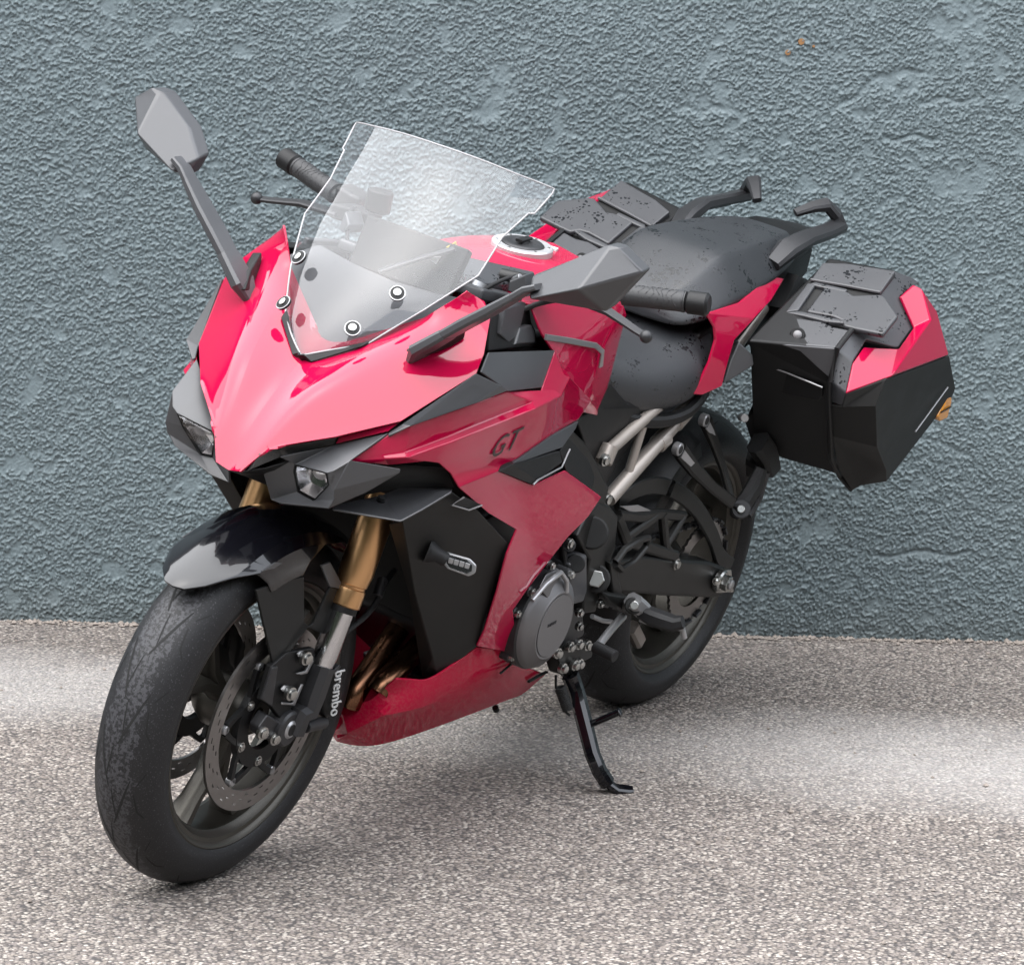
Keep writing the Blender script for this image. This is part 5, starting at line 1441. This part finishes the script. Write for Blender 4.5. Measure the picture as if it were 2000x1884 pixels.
bar('pillion_peg', [(0.1302, 0.2050, 0.4920), (0.0969, 0.2060, 0.5077), (0.0713, 0.2070, 0.5377), (0.0613, 0.2080, 0.5738)], .034, .024, RUBBER, B, scales=[.9, 1.1, 1.1, .8], up=(0, 1, 0), both=True)
bar('pillion_peg_plate', [(0.0626, 0.2040, 0.4756), (0.0347, 0.2050, 0.5091), (0.0339, 0.2060, 0.5618)], .016, .018, CAST, B, up=(0, 1, 0), both=True)
# rider pegs and shifter
cyl('peg_bracket', (0.4287, 0.1650, 0.3413), (0.5754, 0.2450, 0.3956), .016, FRAME_M, B, both=True, n=16)
slab('peg_mount', [(0.5870, 0.1850, 0.4025), (0.5341, 0.1900, 0.3895), (0.4785, 0.2000, 0.3760), (0.4561, 0.2050, 0.3487), (0.4883, 0.2000, 0.3456), (0.5534, 0.1900, 0.3718)], FRAME_M, B, .03, .006, both=True)
pb = [(0.5463, 0.2500, 0.3822), (0.5474, 0.2720, 0.3801), (0.5401, 0.2950, 0.3785), (0.5356, 0.3150, 0.3792), (0.5321, 0.3280, 0.3869)]
bar('foot_peg', pb, .034, .026, RUBBER, B, scales=[.9, 1.1, 1.1, 1.0, .8], both=True)
bar('foot_peg_plate', [(0.5413, 0.2500, 0.3654), (0.5380, 0.2750, 0.3646), (0.5314, 0.3050, 0.3665), (0.5244, 0.3300, 0.3746)], .016, .008, SILVER_ST, B, both=True)
bar('foot_peg_knuckle', [(0.5732, 0.2400, 0.4028), (0.5512, 0.2470, 0.3891), (0.5371, 0.2520, 0.3777)], .034, .030, SILVER_ST, B, both=True)
cyl('peg_hinge_pin', (0.5757, 0.2460, 0.3967), (0.6245, 0.2680, 0.4139), .0075, STEEL, B, both=True)
tube('peg_feeler', [(0.5212, 0.3250, 0.3703), (0.5130, 0.3300, 0.3530)], .0055, SILVER_ST, B, both=True)
tube('shift_arm', [(0.5195, 0.2050, 0.3498), (0.5819, 0.2150, 0.3371), (0.6406, 0.2250, 0.3214)], .0075, SILVER_ST, B)
tube('shift_rod', [(0.6071, 0.1850, 0.3588), (0.5679, 0.1900, 0.3444), (0.5325, 0.1920, 0.3360)], .0045, SILVER_ST, B)
cyl('shift_pedal', (0.6541, 0.2260, 0.3245), (0.6599, 0.2720, 0.3233), .0115, RUBBER, B, n=16)
bar('heel_guard', [(0.5539, 0.1800, 0.4527), (0.5290, 0.1800, 0.4731), (0.4768, 0.1800, 0.4821), (0.4390, 0.1800, 0.4813), (0.4386, 0.1800, 0.4634), (0.4769, 0.1800, 0.4396), (0.5234, 0.1800, 0.4334), (0.5521, 0.1800, 0.4489)], .012, .012, FRAME_M, B, both=True, up=(0, 1, 0))
slab('heel_plate', [(0.5723, 0.1780, 0.4551), (0.5286, 0.1780, 0.4371), (0.5113, 0.1780, 0.4093), (0.4795, 0.1820, 0.3659), (0.5280, 0.1820, 0.3783), (0.5463, 0.1780, 0.4190)], FRAME_M, B, .014, .004, both=True)
for p in ((0.5709, 0.1780, 0.3741), (0.6523, 0.1800, 0.3724), (0.6401, 0.1800, 0.3439), (0.6208, 0.1800, 0.3032), (0.5895, 0.1800, 0.2978), (0.7295, 0.1900, 0.3146), (0.6670, 0.1850, 0.3108)):
    bolt('frame_bolt', p, (0.1, 1, 0), .0072, STEEL, B, .008)
# exhaust and linkage seen under the swing arm
tube('silencer', [(.62, -.05, .20), (.50, -.11, .21), (.30, -.16, .25), (.10, -.20, .29)], .058, CAST, B, smooth=4)
bar('suspension_link', [(0.1428, 0.0600, 0.2018), (0.0915, 0.0600, 0.1610)], .022, .03, SUBFR, B)
# side stand
SP = Vector((0.6154, 0.1720, 0.2455))
slab('stand_bracket', [(0.6838, 0.1700, 0.3013), (0.6263, 0.1720, 0.3013), (0.5343, 0.1700, 0.2797), (0.5330, 0.1720, 0.2584), (0.5867, 0.1760, 0.2573), (0.5970, 0.1780, 0.2386), (0.6496, 0.1760, 0.2487), (0.6716, 0.1720, 0.2784)], FRAME_M, B, .03, .004)
for p in ((0.6739, 0.1840, 0.2707), (0.6291, 0.1840, 0.2677), (0.6062, 0.1820, 0.2649), (0.6205, 0.1780, 0.3046), (0.5834, 0.1780, 0.2951), (0.6941, 0.1760, 0.3009), (0.6493, 0.1760, 0.3047)):
    bolt('stand_bolt', p, (0.15, 1, 0), .0088, STEEL, B, .010)
bar('side_stand', [(0.6227, 0.1780, 0.2439), (0.6126, 0.1930, 0.2153), (0.6307, 0.2320, 0.1725), (0.6471, 0.2700, 0.1294), (0.6497, 0.2920, 0.1066), (0.6373, 0.3080, 0.0858)], .026, .030, GLOSS_BLACK, B, scales=[1.1, 1.05, 1.0, .95, .95, .95], up=(1, .3, 0))
bar('stand_foot', [(0.6379, 0.3050, 0.0874), (0.6270, 0.3220, 0.0767), (0.6098, 0.3360, 0.0755), (0.6036, 0.3450, 0.0777)], .030, .014, GLOSS_BLACK, B, scales=[.9, 1.0, 1.0, .8])
cyl('stand_tang', (0.6200, 0.2360, 0.1677), (0.6121, 0.2850, 0.2108), .0065, GLOSS_BLACK, B, n=14)
cyl('stand_tang_tip', (0.6130, 0.2820, 0.2076), (0.6108, 0.2880, 0.2130), .0090, GLOSS_BLACK, B, n=14, bev=.4)
sp0, sp1 = Vector((0.6542, 0.1650, 0.2455)), Vector((0.6398, 0.2050, 0.1787))
bm = bmesh.new()
ax = (sp1 - sp0)
u = ax.cross(Vector((1, 0, 0))).normalized(); v = ax.normalized().cross(u)
pts = [sp0] + [sp0 + ax * .30 + ax * (.55 * i / 96) + (u * math.cos(i * .785) + v * math.sin(i * .785)) * .009 for i in range(97)] + [sp1]
sweep_bm(bm, pts, circle_prof(.0024, 6))
bmesh.ops.recalc_face_normals(bm, faces=bm.faces)
finish(bm, 'stand_spring', DARK, B, 60)
# panniers ---------------------------------------------------------------------------
for s in (1, -1):
    mm = (lambda p: p) if s == 1 else mir
    base_f = [(0.2059, 0.1700, 0.8353), (0.1294, 0.1660, 0.7885), (0.0815, 0.1660, 0.7114), (0.1076, 0.1680, 0.6597), (0.0444, 0.1680, 0.6039), (-0.0621, 0.1950, 0.5731), (-0.1393, 0.2850, 0.5589), (-0.0204, 0.3100, 0.6184), (0.0976, 0.3220, 0.7515), (0.1219, 0.3220, 0.7952), (0.1176, 0.3180, 0.8579)]
    top_r = [(-.110, .162, .972), (-.118, .305, .990)]
    back = [(-.110, .162, .972), (-.300, .166, .880), (-.330, .166, .800), (-.320, .168, .700), (-.290, .168, .640), (-.240, .195, .590), (-.200, .285, .570), (-.260, .310, .620), (-.350, .322, .740), (-.330, .322, .860), (-.118, .306, .990)]
    pan = loft('pannier', [[mm(p) for p in base_f], [mm(p) for p in back]], BLACK_PL, B, bevel=.008, sharp=30)
    # lid band that wraps over the case
    bp = [(-0.1122, 0.3040, 0.9884), (-0.1518, 0.3220, 0.9792), (-0.1765, 0.3350, 0.9693), (-0.0956, 0.3330, 0.9481), (-0.0433, 0.3120, 0.9527), (-0.1007, 0.3730, 0.8979), (-0.0271, 0.3820, 0.8650), (0.0683, 0.3180, 0.8913), (0.0498, 0.3450, 0.8792), (0.1282, 0.3220, 0.8608), (0.1094, 0.3530, 0.8433), (0.1294, 0.3260, 0.7974), (0.1387, 0.3670, 0.7877), (0.1127, 0.3260, 0.7558), (0.1119, 0.3560, 0.7551)]
    panel('pannier_band', [mm(p) for p in bp], [(0, 1, 2, 3, 4), (4, 3, 5, 6, 7), (7, 6, 8), (7, 8, 10, 9), (9, 10, 12, 11), (11, 12, 14, 13)], PLASTIC_WET, pan, thick=.010, bevel=.004, out=(.4, .4 * s, 1), sharp=24)
    rp = [(-0.1400, 0.3360, 0.9685), (-0.1629, 0.3460, 0.9613), (-0.1623, 0.3870, 0.9271), (-0.2300, 0.4120, 0.8398), (0.0717, 0.4200, 0.8335), (0.1440, 0.3690, 0.7912), (0.1163, 0.3560, 0.8437), (0.0663, 0.3500, 0.8670), (-0.0193, 0.3850, 0.8662), (-0.0902, 0.3770, 0.8997), (-0.0854, 0.3370, 0.9495), (-0.1149, 0.3960, 0.9191)]
    panel('pannier_red_panel', [mm(p) for p in rp], [(7, 8, 4, 5, 6), (8, 9, 11, 4), (9, 10, 0, 1, 11), (11, 1, 2, 3, 4)], RED, pan, thick=.008, bevel=.004, out=(.3, 1 * s, .6), sharp=22)
    lp = [(0.1430, 0.3680, 0.7880), (0.0879, 0.4170, 0.8268), (-0.2382, 0.4100, 0.8349), (-0.3877, 0.3880, 0.7444), (-0.4004, 0.3820, 0.7228), (0.1244, 0.4240, 0.7801), (0.1168, 0.3580, 0.7558), (0.0222, 0.4100, 0.6809), (-0.1168, 0.3900, 0.6071), (-0.2002, 0.3660, 0.5633), (-0.0796, 0.3600, 0.5707), (-0.0804, 0.3460, 0.5554), (-0.0255, 0.3280, 0.6014), (0.0567, 0.3300, 0.6803), (0.1111, 0.3320, 0.7483), (-.345, .322, .74), (-.33, .322, .86), (0.1071, 0.4210, 0.8141)]
    panel('pannier_lid', [mm(p) for p in lp], [(0, 1, 17, 5, 6), (1, 2, 3, 17), (17, 3, 4, 5), (4, 9, 8, 7, 5), (6, 5, 7, 13, 14), (7, 8, 9, 10, 11, 12, 13), (2, 16, 15, 3)], SHROUD, pan, thick=.006, bevel=.009, out=(.3, 1 * s, 0), sharp=20)
    q = [tuple(p) for p in lp[9:15]]
    # front seam flange between case and lid
    bar('pannier_seam', [mm(p) for p in ((0.0761, 0.3210, 0.8930), (0.1355, 0.3250, 0.8620), (0.1410, 0.3300, 0.8000), (0.1235, 0.3310, 0.7576), (0.0228, 0.3260, 0.6299), (-0.0687, 0.3180, 0.5776), (-0.0916, 0.3400, 0.5534))], .010, .010, BLACK_PL, pan)
    # top deck
    upn = Vector((.36, -.10 * s, .93)).normalized()
    def up(p, d):
        q_ = Vector(p) + Vector((.36, -.10, .93)).normalized() * d
        return mm((q_.x, q_.y, q_.z))
    slab('pannier_front_deck', [mm(p) for p in ((0.1750, 0.1592, 0.8298), (0.1317, 0.1645, 0.8565), (0.1006, 0.1769, 0.8744), (0.0915, 0.1902, 0.8799), (0.0781, 0.2590, 0.8897), (0.0826, 0.2848, 0.8880), (0.0780, 0.3179, 0.8917), (0.1295, 0.3214, 0.8629), (0.1461, 0.2638, 0.8506), (0.1611, 0.2042, 0.8390))], PLASTIC_WET, pan, .014, .004, out=(.3, 0, 1))
    slab('pannier_rear_deck', [mm(p) for p in ((-0.0168, 0.1771, 0.9402), (-0.0668, 0.1713, 0.9681), (-0.0821, 0.2137, 0.9781), (-0.0994, 0.3088, 0.9910), (-0.0359, 0.3145, 0.9555))], PLASTIC_WET, pan, .016, .003, out=(.3, 0, 1))
    bar('deck_edge', [mm(p) for p in ((-0.0145, 0.1779, 0.9390), (-0.0250, 0.2454, 0.9471), (-0.0340, 0.3150, 0.9545))], .008, .006, PLASTIC, pan)
    slab('handle_recess', [mm(p) for p in ((0.0804, 0.1832, 0.8808), (-0.0185, 0.1745, 0.9360), (-0.0393, 0.3139, 0.9523), (0.0692, 0.3183, 0.8915), (0.0717, 0.2651, 0.8883))], DARK, pan, .006, 0, out=(.3, 0, 1))
    slab('pannier_handle', [mm(p) for p in ((0.0710, 0.2199, 0.8970), (-0.0022, 0.2141, 0.9379), (-0.0068, 0.2610, 0.9420), (-0.0021, 0.2754, 0.9399), (-0.0247, 0.3198, 0.9540), (-0.0209, 0.3322, 0.9522), (0.0165, 0.3800, 0.9340), (0.0718, 0.3813, 0.9031), (0.0770, 0.3232, 0.8971), (0.0780, 0.3037, 0.8958), (0.0658, 0.2920, 0.9023), (0.0631, 0.2716, 0.9031))], PLASTIC_WET, pan, .012, .004, out=(.3, 0, 1))
    slab('handle_bar', [mm(p) for p in ((0.0881, 0.1854, 0.8862), (0.0002, 0.1789, 0.9353), (-0.0005, 0.1953, 0.9363), (0.0745, 0.2052, 0.8945))], PLASTIC_WET, pan, .014, .003, out=(.3, 0, 1))
    slab('handle_bar', [mm(p) for p in ((0.0873, 0.1852, 0.8856), (0.0733, 0.2057, 0.8940), (0.0628, 0.2948, 0.9029), (0.0687, 0.3070, 0.9000), (0.0796, 0.2676, 0.8926), (0.0825, 0.2230, 0.8895))], PLASTIC_WET, pan, .012, .003, out=(.3, 0, 1))
    slab('handle_bar', [mm(p) for p in ((0.0021, 0.1804, 0.9332), (-0.0092, 0.1896, 0.9398), (-0.0151, 0.2563, 0.9453), (-0.0054, 0.2564, 0.9399), (-0.0004, 0.2127, 0.9357))], PLASTIC_WET, pan, .012, .003, out=(.3, 0, 1))
    a_, b_, c_ = mm((0.1266, 0.2381, 0.8595)), mm((0.1343, 0.2405, 0.8621)), mm((0.1392, 0.2416, 0.8641))
    cyl('pannier_lock', a_, b_, .0150, BLACK_PL, pan)
    cyl('lock_barrel', b_, mm((0.1375, 0.2413, 0.8633)), .0085, ENGINE_M, pan, bev=.15)
    # front cover plate and small parts
    slab('pannier_front_plate', [mm(p) for p in ((0.1431, 0.1840, 0.7871), (0.1406, 0.2380, 0.7874), (0.1311, 0.3140, 0.7812), (0.1184, 0.3140, 0.7623), (0.1135, 0.3060, 0.7495), (0.1116, 0.1800, 0.7334))], BLACK_PL, pan, .008, .002, out=(1, -.5 * s, 0))
    bar('plate_edge', [mm(p) for p in ((0.1485, 0.1860, 0.7895), (0.1460, 0.2400, 0.7894), (0.1406, 0.2940, 0.7854), (0.1352, 0.3160, 0.7828))], .003, .003, SILVER_ST, pan)
    slab('case_foil', [mm(p) for p in ((0.1697, 0.2140, 0.8396), (0.1593, 0.2700, 0.8504), (0.1298, 0.3200, 0.8603), (0.1287, 0.3260, 0.8014), (0.1316, 0.2840, 0.8164), (0.1487, 0.2580, 0.8341))], PLASTIC, pan, .005, .002, out=(1, 0, .6))
    bar('lid_line', [mm(p) for p in ((-0.1915, 0.4000, 0.6808), (-0.3131, 0.3980, 0.7587))], .003, .003, SILVER_ST, pan)
    slab('rear_reflector', [mm(p) for p in ((-0.3684, 0.3840, 0.7279), (-0.3946, 0.3840, 0.7242), (-0.4031, 0.3840, 0.7120), (-0.4031, 0.3840, 0.6885), (-0.4040, 0.3840, 0.6767), (-0.3651, 0.3840, 0.6742), (-0.3454, 0.3840, 0.6869), (-0.3580, 0.3840, 0.7058))], AMBER_M, pan, .02, .004, out=(0, s, 0))
    bar('reflector_bar', [mm(p) for p in ((-0.3479, 0.3860, 0.6975), (-0.3970, 0.3860, 0.7032))], .003, .003, BLACK_PL, pan)
    # carrier arm
    bar('pannier_bracket', [mm(p) for p in ((0.0694, 0.1900, 0.6232), (0.0379, 0.2000, 0.5971), (0.0071, 0.2050, 0.5691), (.02, .16, .56))], .05, .035, BLACK_PL, B, up=(0, 1, 0))
    cyl('bracket_grommet', mm((0.0829, 0.1500, 0.6611)), mm((0.1013, 0.1650, 0.6668)), .008, GREY_RING, pan)
